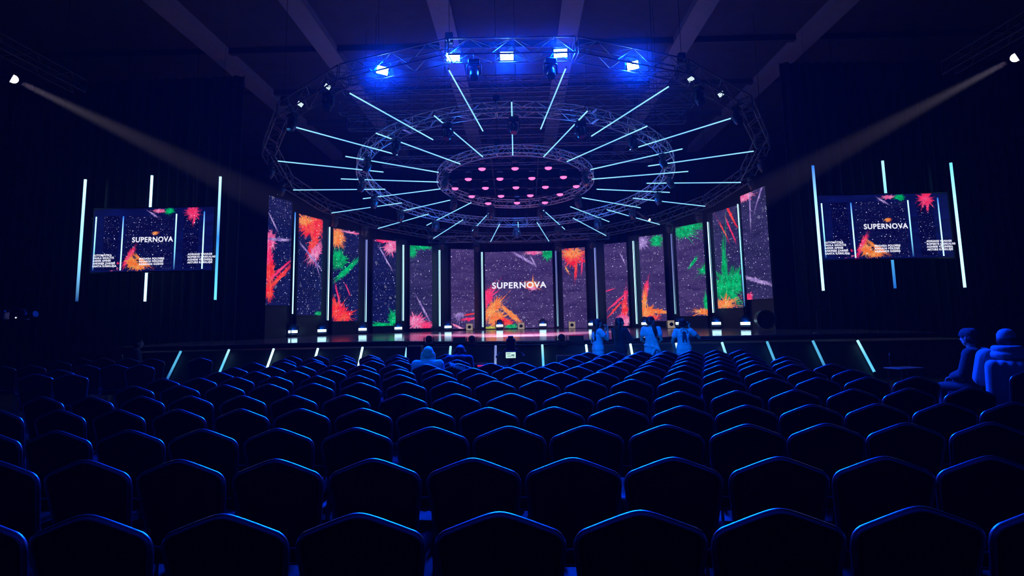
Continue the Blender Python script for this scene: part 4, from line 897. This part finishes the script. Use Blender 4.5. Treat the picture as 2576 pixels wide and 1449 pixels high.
    for s,k in ((-1,'l'),(1,'r')):
        sh,el,ha=j['sh'+k],j['el'+k],j['ha'+k]
        c(tr(0.84)+xs*s*0.08,sh,0.070+g_*.6,0.064+g_*.6)
        if sleeve<=1: c(sh,sh+(el-sh)*(sleeve if sleeve>0 else .3),0.062+g_*.6,0.060+g_*.7)
        else:
            c(sh,el,0.060+g_*.8,0.048+g_*.8); c(el,el+(ha-el)*(sleeve-1),0.048+g_*.8,0.032+g_*.7)
    # folds
    random.seed(len(label))
    for kf in range(7):
        f=0.1+0.6*random.random(); x=random.uniform(-0.11,0.11); yb=-0.105-g_*0.7
        c(tr(f)+V((x,yb,0)),tr(f+0.18)+V((x+random.uniform(-.05,.05),yb+0.004,0)),0.010,0.012)
    tp=remesh(b,'jacket' if bulk>0.02 else 'shirt',top,voxel,r,smooth=4)
    if hood:
        b=MB(); c=b.capsule; q=N+V((0,-0.05,0.03))
        for k in range(9):
            a=PI*(k/8.0)+PI; a2=PI*((k+1)/8.0)+PI
            c(q+V((0.125*math.cos(a),0.10*math.sin(a),0.03)),q+V((0.125*math.cos(a2),0.10*math.sin(a2),0.03)),0.045,0.045)
            c(q+V((0.15*math.cos(a),0.115*math.sin(a),-0.05)),q+V((0.15*math.cos(a2),0.115*math.sin(a2),-0.05)),0.05,0.05)
        remesh(b,'hood',top,0.011,tp,smooth=2)
        b=MB(); c=b.capsule
        for x in (-0.18,-0.09,0,0.09,0.18): c((x,-0.20,0.93),(x*1.12,-0.17,0.50),0.085,0.075)
        remesh(b,'jacket_back',top,0.012,tp,smooth=4)
    # trousers
    b=MB(); c=b.capsule
    for f,w,dp in ((-0.02,0.158,0.110),(0.10,0.152,0.106)):
        q=tr(f); c(q-xs*(w-dp),q+xs*(w-dp),dp+0.008,dp+0.008)
    for k in 'lr':
        hp,kn,an=j['hip'+k],j['kn'+k],j['an'+k]
        c(hp,kn,0.094,0.064); c(kn,an+(kn-an)*0.12,0.063,0.052)
    remesh(b,'trousers',bottom,0.012,r)
    b=MB(); c=b.capsule
    for k in 'lr':
        an=j['an'+k]; c(an+V((0,-0.035,-0.042)),an+V((0,0.16,-0.048)),0.040,0.034)
    remesh(b,'shoes',M['black'],0.011,r)
    # hair
    b=MB(); c=b.capsule
    hm=hairmat or HAIRD
    c(h(0,-0.035,0.045),h(0,0.012,0.058),0.088,0.080); c(h(-0.02,-0.045,0.0),h(0.02,-0.045,0.0),0.078,0.078)
    for s in (-1,1): c(h(s*0.058,-0.012,0.05),h(s*0.066,-0.02,-0.01),0.034,0.03)
    if hair=='long':
        for x in (-0.075,-0.045,-0.015,0.015,0.045,0.075):
            c(h(x,-0.045,0.0),h(x*1.1,-0.085,-0.16),0.040,0.042); c(h(x*1.1,-0.085,-0.16),h(x*1.25,-0.115,-0.40-0.03*math.cos(x*40)),0.042,0.024)
    elif hair=='shoulder':
        for x in (-0.08,-0.05,-0.017,0.017,0.05,0.08):
            c(h(x,-0.04,0.0),h(x*1.15,-0.07,-0.13),0.042,0.040); c(h(x*1.15,-0.07,-0.13),h(x*1.5,-0.095,-0.22),0.036,0.018)
    elif hair=='ponytail':
        c(h(0,-0.11,0.03),h(0,-0.14,0.0),0.026,0.032); c(h(0,-0.14,0.0),h(0.0,-0.16,-0.13),0.040,0.045); c(h(0.0,-0.16,-0.13),h(0.0,-0.13,-0.28),0.045,0.018)
    elif hair=='bun':
        c(h(0,-0.115,0.055),h(0,-0.125,0.06),0.036,0.036)
    remesh(b,'hair',hm,0.010,r,smooth=2)
    if cap:
        b=MB(); b.capsule(h(0,-0.03,0.055),h(0,0.02,0.06),0.097,0.092); b.capsule(h(-0.05,0.09,0.045),h(0.05,0.09,0.045),0.02,0.02); remesh(b,'cap',top,0.010,r,smooth=2)
    return tag(r,label,'person'),h
def standing(H=1.62,**kw):
    s=H/1.65
    J=dict(pelvis=(0,0,0.90),neck=(0,-0.01,1.385),head=(0,0.015,1.525),shl=(-0.175,-0.01,1.345),shr=(0.175,-0.01,1.345),ell=(-0.235,-0.04,1.07),elr=(0.235,-0.04,1.07),hal=(-0.22,0.07,0.84),har=(0.22,0.07,0.84),
      hipl=(-0.085,0,0.87),hipr=(0.085,0,0.87),knl=(-0.10,0.02,0.47),knr=(0.10,0.01,0.47),anl=(-0.11,-0.02,0.085),anr=(0.11,-0.02,0.085))
    J.update(kw); return {k:(tuple(c*s for c in v) if k not in('nod',) else v) for k,v in J.items()}
def sitting(**kw):
    J=dict(pelvis=(0,0,0.58),neck=(0,-0.02,1.055),head=(0,0.02,1.185),shl=(-0.175,-0.02,1.01),shr=(0.175,-0.02,1.01),ell=(-0.22,0.05,0.75),elr=(0.22,0.05,0.75),hal=(-0.12,0.26,0.68),har=(0.12,0.26,0.68),
      hipl=(-0.09,0.02,0.56),hipr=(0.09,0.02,0.56),knl=(-0.11,0.43,0.53),knr=(0.11,0.43,0.53),anl=(-0.11,0.40,0.09),anr=(0.11,0.40,0.09))
    J.update(kw); return J
def stand_at(px,py,Y): p=at(px,py,Y); return (p.x,Y,0)
# 1: long-haired woman, pale shirt, hands raised to her face, facing right
person(stand_at(1503,830,14.6),math.radians(-75),standing(1.57,elr=(0.25,0.16,1.13),har=(0.10,0.235,1.37),ell=(-0.22,0.20,1.12),hal=(-0.05,0.24,1.38),hdr=Vector((-0.3,0.1,0.9)),hdl=Vector((0.3,0.1,0.9))),
  'person with long dark hair, pale t-shirt, hands at the face, leftmost of four standing',hair='long',top=WHITE,bottom=JEAN,shirt_hem=0.10,grip=0.9)
# 2: dark jacket, arms folded
person(stand_at(1559,830,14.7),math.radians(-48),standing(1.585,elr=(0.26,0.10,1.10),har=(-0.02,0.21,1.13),ell=(-0.26,0.10,1.08),hal=(0.03,0.19,1.09),hdr=Vector((-1,0.1,0.1)),hdl=Vector((1,0.1,0.1))),
  'person in dark jacket with long dark hair and folded arms, second of four standing',hair='long',top=DARKC,bottom=JEAN,sleeve=1.9,headturn=math.radians(-25),shirt_hem=0.04,grip=0.6)
# 3: ponytail, light shirt, back to camera
pr,hf=person(stand_at(1638,830,14.6),math.radians(-22),standing(1.60,elr=(0.25,-0.04,1.08),har=(0.12,0.14,0.96),ell=(-0.25,-0.02,1.08),hal=(-0.14,0.15,0.95)),
  'person with dark ponytail and light t-shirt knotted at the waist, third of four standing',hair='short',top=WHITE,bottom=JEAN,headturn=math.radians(-48),shirt_hem=0.08,grip=0.7)
b=MB()
for a0,a1,r_ in (((-0.14,-0.10,0.93),(0.12,-0.12,0.86),0.035),((0.05,-0.13,0.90),(0.17,-0.10,0.84),0.045),((0.14,-0.10,0.88),(0.19,-0.07,0.80),0.04),((0.10,-0.13,0.86),(0.02,-0.14,0.70),0.035),((-0.12,-0.13,1.12),(0.0,-0.14,0.92),0.018),((-0.06,-0.135,1.16),(0.04,-0.14,0.95),0.015),((0.0,-0.13,1.2),(0.08,-0.14,0.95),0.015)): b.capsule(a0,a1,r_,r_)
remesh(b,'knotted_hem',WHITE,0.010,pr,smooth=2)
b=MB(); b.capsule((0.05,-0.10,1.48),(0.085,-0.15,1.40),0.035,0.045); b.capsule((0.085,-0.15,1.40),(0.115,-0.165,1.26),0.048,0.045); b.capsule((0.115,-0.165,1.26),(0.13,-0.15,1.13),0.045,0.018); remesh(b,'ponytail',HAIRD,0.010,pr,smooth=2)
# 4: white t-shirt with print on the back, phone at the ear
pr,hf=person(stand_at(1719,840,14.4),math.radians(-6),standing(1.53,elr=(0.40,0.04,1.17),har=(0.155,0.03,1.45),ell=(-0.29,-0.03,1.09),hal=(-0.22,0.06,0.86),hdr=Vector((-0.4,0.15,0.8))),
  'person in white t-shirt with back print, phone at the ear, rightmost of four standing',hair='bun',top=WHITE,bottom=JEAN,shirt_hem=0.08,headturn=math.radians(-10),grip=1.0)
b=MB(); PRT=cloth('dark_shirt_print',(0.05,0.05,0.08))
b.ball((0,-0.131,1.20),0.045,(1,0.12,1.1),16,8); b.box((0,-0.134,1.11),(0.10,0.006,0.10),bev=0.002); b.box((-0.03,-0.134,1.03),(0.03,0.006,0.07)); b.box((0.035,-0.134,1.03),(0.03,0.006,0.07)); b.tube([(-0.07,-0.125,1.21),(-0.075,-0.125,1.27),(0,-0.118,1.305),(0.075,-0.125,1.27),(0.07,-0.125,1.21)],0.006,6)
b.build('back_print',PRT,pr)
p4=stand_at(1719,840,14.4)
b=MB(); b.box((0,0,0),(0.012,0.07,0.145),bev=0.005); ph=b.build('phone',M['black'],loc=(p4[0]+0.112,14.4+0.045,1.415)); ph.rotation_euler=(0.2,0.15,0); tag(ph,'dark phone held to the ear of the rightmost standing person','phone')
# seated woman with light hair, among the rows
q_=CHP[(8,6)]
person((q_[0]-0.02,q_[1]+0.27,0),math.radians(4),sitting(head=(0,0.09,1.07),neck=(0,0.02,0.97),shl=(-0.19,0.0,0.92),shr=(0.19,0.0,0.92),pelvis=(0,0,0.56)),'person with long light hair and pale top, sitting alone among the empty chairs',hair='shoulder',hairmat=HAIRB,top=PALEB,bottom=JEAN,sleeve=1.9,seated=True)
# dark seated person right of her, blue cloth over the chair
q_=CHP[(9,6)]
person((q_[0],q_[1]+0.27,0),math.radians(-4),sitting(neck=(0,0.10,0.98),head=(0,0.20,1.04),shl=(-0.18,0.07,0.93),shr=(0.18,0.07,0.93)),'dark dressed person bent forward, seated left of the television camera',hair='shoulder',top=DARKC,bottom=DARKC,sleeve=1.9,seated=True,voxel=0.012)
cb=MB()
q=Vector((CHP[(8,7)][0],CHP[(8,7)][1]+0.01,0.93))
for i in range(6):
    cb.capsule((-0.13+0.045*i,0.0,0.012-0.010*i),(-0.10+0.045*i,-0.035,-0.03-0.016*i),0.022,0.02)
o=remesh(cb,'folded_jacket',cloth('pale_blue_jacket',(0.30,0.36,0.5)),0.010,None,smooth=2); o.location=(q.x,q.y,0.93); tag(o,'crumpled pale jacket over a chair back, left of the television camera','jacket')
# right: hooded person and dark companion
p=at(2532,880,7.6)
person((p.x,7.6,0),math.radians(-30),sitting(head=(0.02,0.03,1.235),neck=(0,-0.02,1.08),shl=(-0.21,-0.02,1.03),shr=(0.21,-0.02,1.03),ell=(-0.27,0.05,0.77),elr=(0.27,0.05,0.77)),
  'person in a bulky grey hooded jacket and cap, sitting at the right picture edge',hair='short',top=GREYC,bottom=DARKC,sleeve=1.9,bulk=0.05,hood=True,cap=True,seated=True,headturn=math.radians(-25))
p=at(2452,880,8.6)
person((p.x,8.6,0),math.radians(25),sitting(head=(0,0.06,1.22),neck=(0,0.02,1.07)),'dark dressed person sitting left of the hooded person, leaning forward',hair='short',top=DARKC,bottom=DARKC,sleeve=1.9,bulk=0.02,seated=True,voxel=0.011,cap=True)
for (x,Y,rz,lab) in ((2535,7.62,-30,'black chair under the hooded person at the right'),(2452,8.62,25,'black chair under the dark dressed person at the right')):
    p=at(x,880,Y); put_chair(p.x+0.22*math.sin(math.radians(rz)),Y-0.22*math.cos(math.radians(rz)),math.radians(rz),lab,'banquet chairs at the right end')
# dark figure left, near the wall
p=at(345,880,14.6)
put_chair(p.x-0.26,14.6-0.15,math.radians(-60),'black chair under the dark dressed person by the left wall','banquet chairs at the left end')
person((p.x,14.6,0),math.radians(-60),sitting(),'dark dressed person sitting in front of the left wall, glinting glasses',hair='short',top=NAVYC,bottom=DARKC,sleeve=1.9,seated=True,voxel=0.012)

# ------------------------------------------------------------------ television camera on its pedestal
p=at(1285,880,14.0); r=empty('television_camera',(p.x,14.0,0)); tag(r,'black television camera on a pedestal with a bright viewfinder screen, in front of the stage','camera')
b=MB(); b.box((0,0.10,1.04),(0.20,0.46,0.24),bev=0.02); b.box((0,-0.02,1.19),(0.12,0.24,0.07),bev=0.015); b.build('camera_body',M['black'],r)
b=MB(); b.cyl((0,0.33,1.04),(0,0.60,1.04),0.085,20); b.cyl((0,0.60,1.04),(0,0.72,1.04),0.10,20,r1=0.13); b.build('lens',M['black'],r)
b=MB(); b.box((0,-0.20,0.80),(0.28,0.06,0.18),bev=0.01); b.box((0,-0.12,0.86),(0.06,0.14,0.05)); vf=b.build('viewfinder',M['black'],r)
b=MB(); b.box((0,-0.235,0.80),(0.225,0.01,0.13)); sc_=b.build('screen',emit('bright_viewfinder',(0.62,0.95,0.85),1.0),vf)
b=MB(); 
for (x,z,w_,h_) in ((-0.05,0.83,0.09,0.012),(0.05,0.80,0.07,0.02),(-0.03,0.78,0.10,0.012),(0.06,0.765,0.04,0.012)): b.box((x,-0.242,z),(w_,0.004,h_))
b.build('screen_marks',pbr('dark_screen_mark',(0.08,0.16,0.18),0.5),sc_)
b=MB(); b.tube([(-0.17,-0.05,0.86),(-0.26,-0.22,0.84),(-0.30,-0.40,0.80)],0.014,8); b.cyl((-0.30,-0.40,0.80),(-0.31,-0.50,0.78),0.022,10); b.build('pan_bar',M['black'],r)
b=MB(); b.tube([(0.17,-0.05,0.86),(0.26,-0.22,0.84),(0.30,-0.40,0.80)],0.014,8); b.cyl((0.30,-0.40,0.80),(0.31,-0.50,0.78),0.022,10); b.build('pan_bar',M['black'],r)
b=MB(); b.box((0,0.05,0.89),(0.30,0.24,0.08),bev=0.01); b.cyl((0,0.05,0.30),(0,0.05,0.86),0.075,16,r1=0.055); b.build('pedestal',M['blackm'],r)
b=MB(); b.tube([(0.33*math.cos(a*PI/12),0.05+0.33*math.sin(a*PI/12),0.52) for a in range(24)],0.016,8,closed=True)
for a in range(3): b.cyl((0,0.05,0.52),(0.33*math.cos(a*2*PI/3+.5),0.05+0.33*math.sin(a*2*PI/3+.5),0.52),0.012,6)
b.build('steering_ring',M['leg'],r)
b=MB()
for a in range(3):
    t=a*2*PI/3+PI/2; b.box((0.24*math.cos(t),0.05+0.24*math.sin(t),0.16),(0.50,0.16,0.22),Matrix.Rotation(t,3,'Z'),bev=0.02); b.cyl((0.42*math.cos(t)-0.03,0.05+0.42*math.sin(t),0.06),(0.42*math.cos(t)+0.03,0.05+0.42*math.sin(t),0.06),0.06,14)
b.build('dolly_base',M['black'],r)

# ------------------------------------------------------------------ equipment in front of the stage
PINKTOP=emit('pink_lit_top',(0.55,0.02,0.20),0.5,False)  # pink light on the wedge monitor tops, put in as emission
def case(px,py,Y,w,d,h,label,name='flight_case',topm=None,cat='case'):
    p=at(px,py,Y); r=empty(name,(p.x,Y,0)); b=MB(); b.box((0,0,h/2+0.04),(w,d,h-0.08),bev=0.012); b.build('box',M['black'],r)
    b=MB()
    for sx in(-1,1):
        for sz in (0.08,h): b.box((sx*(w/2-0.01),-d/2+0.005,sz-0.02),(0.03,0.012,0.03))
        b.cyl((sx*w*.4,0,0.03),(sx*w*.4+0.03,0,0.03),0.03,10)
    b.build('metal_corners',M['leg'],r)
    return tag(r,label,cat),b
def ledge_mover(px,Y,label):
    p=at(px,860,Y); o=dup(TF); o.name='wash_light'; o.location=(p.x,Y,0.86)
    return o
def spot_head(px,py,Y,label,rz=0.0,z=0.86):
    """small dark profile mover standing on the apron, head tipped up"""
    p=at(px,py,Y); r=empty('moving_light',(p.x,Y,z),rz)
    b=MB(); b.box((0,0,0.05),(0.26,0.20,0.10),bev=0.015); b.build('base',M['bluebody'],r)
    b=MB(); b.box((-0.14,0,0.17),(0.025,0.08,0.20),bev=0.008); b.box((0.14,0,0.17),(0.025,0.08,0.20),bev=0.008); b.build('yoke',M['bluebody'],r)
    b=MB(); b.ball((0,0,0.215),0.105,(1,1.15,1),18,10); h=b.build('head',M['bluebody'],r)
    b=MB(); b.cyl((0,-0.115,0.235),(0,-0.128,0.24),0.055,16); b.build('lens',LENS_OFF,h)
    return tag(r,label,'stage light','small moving lights along the stage front')
for px,Y,l in ((1079,18.2,'first'),(1187,17.0,'second'),(1413,16.9,'third')):
    spot_head(px,862,Y-0.30 if l!='first' else 17.6,'small round dark moving light on the front ledge of the stage, %s from the left'%l,z=0.86)
def monitor(px,Y,label,w=0.62):
    p=at(px,862,Y); r=empty('stage_monitor',(p.x,Y,0.862))
    b=MB(); b.prism([(-0.16,0),(0.18,0),(0.18,0.14),(-0.02,0.26),(-0.16,0.10)],'x',-w/2,w/2); b.build('cabinet',M['black'],r)
    b=MB(); b.box((0,0.09,0.225),(w*0.92,0.20,0.012),Matrix.Rotation(-0.54,3,'X')); b.build('pink_top',PINKTOP,r)
    return tag(r,label,'monitor','wedge monitors on the stage front')
monitor(1156,17.25,'black wedge monitor with glowing pink-lit top, left of the television camera',0.36)
monitor(1450,16.75,'black wedge monitor with glowing pink-lit top, right of the television camera',0.40)
case(1044,870,15.4,0.36,0.4,0.98,'tall black equipment case with a bright top edge, behind the light haired person')
case(1110,880,15.2,0.5,0.4,0.62,'low black equipment case below the stage front, left of the television camera')
case(1190,890,14.9,0.7,0.5,0.55,'wide black equipment case beside the television camera')
case(1430,880,15.0,0.6,0.4,0.70,'black equipment case below the stage front, right of the television camera')
p=at(1220,911,13.6); r=empty('light_bar',(p.x,13.6,0)); 
b=MB(); b.box((0,0,0.585),(0.36,0.06,0.05),bev=0.008); b.build('housing',M['black'],r)
b=MB(); b.box((0,-0.033,0.59),(0.34,0.01,0.03)); b.build('red_strip',emit('red_led_strip',(0.8,0.02,0.05),0.9),r)
b=MB(); b.cyl((-0.12,0,0.01),(-0.12,0,0.57),0.012,8); b.cyl((0.12,0,0.01),(0.12,0,0.57),0.012,8); b.box((0,0,0.01),(0.36,0.24,0.02)); b.build('stand',M['blackm'],r)
tag(r,'short dim red light bar on a stand, left of the television camera','light')
# microphone stands / small gear on the right of the deck
for (px,Y,h,l) in ((1925,23.35,0.75,'dark round drum shaped object standing on the deck at the far right'),):
    p=at(px,830,Y); r=empty('drum',(p.x,Y,ZD)); b=MB(); b.cyl((-0.02,-0.2,0.40),(0.02,0.2,0.42),0.34,24); b.build('shell',M['black'],r)
    b=MB(); b.tube([(0.36*math.cos(a*PI/12),-0.2,0.40+0.36*math.sin(a*PI/12)) for a in range(24)],0.014,6,closed=True); b.build('rim',M['leg'],r)
    b=MB()
    for s in (-.3,.3): b.cyl((s,-.1,0),(s*.6,-.1,0.3),0.014,6)
    b.build('stand',M['leg'],r); tag(r,l,'drum')
p=at(2075,835,18.2); r=empty('microphone_stand',(p.x,18.6,ZD)); b=MB(); b.cyl((0,0,0),(0,0,0.02),0.14,16); b.cyl((0,0,0.02),(0,0,0.62),0.012,8); b.tube([(0,0,0.60),(0.12,0,0.72),(0.2,0,0.74)],0.010,8); b.build('stand',M['leg'],r)
b=MB(); b.ball((0.235,0,0.75),0.032); b.cyl((0.2,0,0.74),(0.23,0,0.748),0.018,8); b.build('microphone',M['black'],r); tag(r,'thin microphone stand on the right end of the deck','stand')

# ------------------------------------------------------------------ camera crane at the left
p=at(45,795,10.5); r=empty('camera_crane',(p.x,10.5,0)); tag(r,'dark camera crane arm reaching in from the left picture edge','crane')
z=p.z
b=MB(); b.tube([(-4.2,0.6,z+0.10),(-1.2,0.2,z+0.06),(-0.30,0,z+0.02)],0.045,8); b.tube([(-4.2,0.6,z-0.05),(-1.2,0.2,z-0.05),(-0.30,0,z-0.03)],0.03,8); b.build('boom',M['blackm'],r)
b=MB(); b.box((-0.26,0,z+0.02),(0.12,0.12,0.16),bev=0.01); b.tube([(-0.22,0,z+0.08),(-0.05,0,z+0.12),(0.10,0,z+0.10),(0.16,0,z)],0.02,8); b.build('remote_head',M['leg'],r)
b=MB(); b.box((0.06,0,z-0.02),(0.22,0.12,0.12),bev=0.012); b.cyl((0.17,0,z-0.01),(0.34,-0.03,z+0.03),0.045,14,r1=0.055); b.build('camera',M['bluebody'],r)
b=MB(); b.cyl((-3.6,0.5,0.0),(-3.6,0.5,z),0.09,14); b.box((-3.6,0.5,0.1),(0.9,0.9,0.2),bev=0.03); b.build('column',M['blackm'],r)
b=MB(); b.ball((0.02,-0.065,z-0.03),0.012); b.build('glint_ball',emit('small_white_glint',(0.9,1,0.95),1.5,False),r)  # small glowing ball put in as a bright glint on the crane camera

# ------------------------------------------------------------------ haze (fills the hall)
nt=W.node_tree; vs=nt.nodes.new('ShaderNodeVolumeScatter'); vs.inputs['Density'].default_value=HAZE; vs.inputs['Anisotropy'].default_value=0.25
vs.inputs['Color'].default_value=(1,1,1,1)
nt.links.new(vs.outputs[0],nt.nodes['World Output'].inputs['Volume'])

# haze volume added along the near arc to make the glow round the blinders
hb=MB(); hb.box((0,-8.6,0.4),(13.0,4.4,3.0)); hz=hb.build('haze',M['black']); hz.location=RC
hz.rotation_mode='QUATERNION'; hz.rotation_quaternion=Matrix((RU,RV,RN)).transposed().to_quaternion()
tag(hz,'added haze volume making the blue glow around the blazing blinders of the outer ring','haze',kind='stuff')
hm=bpy.data.materials.new('added_glow_haze'); hm.use_nodes=True; nt=hm.node_tree; nt.nodes.clear()
ou=nt.nodes.new('ShaderNodeOutputMaterial'); vs=nt.nodes.new('ShaderNodeVolumeScatter'); vs.inputs['Anisotropy'].default_value=0.25
tc=nt.nodes.new('ShaderNodeTexCoord'); sp=nt.nodes.new('ShaderNodeSeparateXYZ'); nt.links.new(tc.outputs['Object'],sp.inputs[0])
rr=mathn(nt,'SQRT',mathn(nt,'ADD',mathn(nt,'MULTIPLY',sp.outputs[0],sp.outputs[0]),mathn(nt,'MULTIPLY',sp.outputs[1],sp.outputs[1])))
a_=mathn(nt,'SUBTRACT',rr,9.3); b_=mathn(nt,'SUBTRACT',sp.outputs[2],0.4)
dd=mathn(nt,'SQRT',mathn(nt,'ADD',mathn(nt,'MULTIPLY',a_,a_),mathn(nt,'MULTIPLY',b_,b_)))
f_=mathn(nt,'MAXIMUM',mathn(nt,'SUBTRACT',1.0,mathn(nt,'DIVIDE',dd,1.5)),0.0)
nt.links.new(mathn(nt,'MULTIPLY',mathn(nt,'MULTIPLY',f_,f_),0.035),vs.inputs['Density']); nt.links.new(vs.outputs[0],ou.inputs['Volume'])
hz.data.materials.clear(); hz.data.materials.append(hm)
try: S.cycles.volume_step_rate=2.0; S.cycles.volume_max_steps=64
except Exception: pass
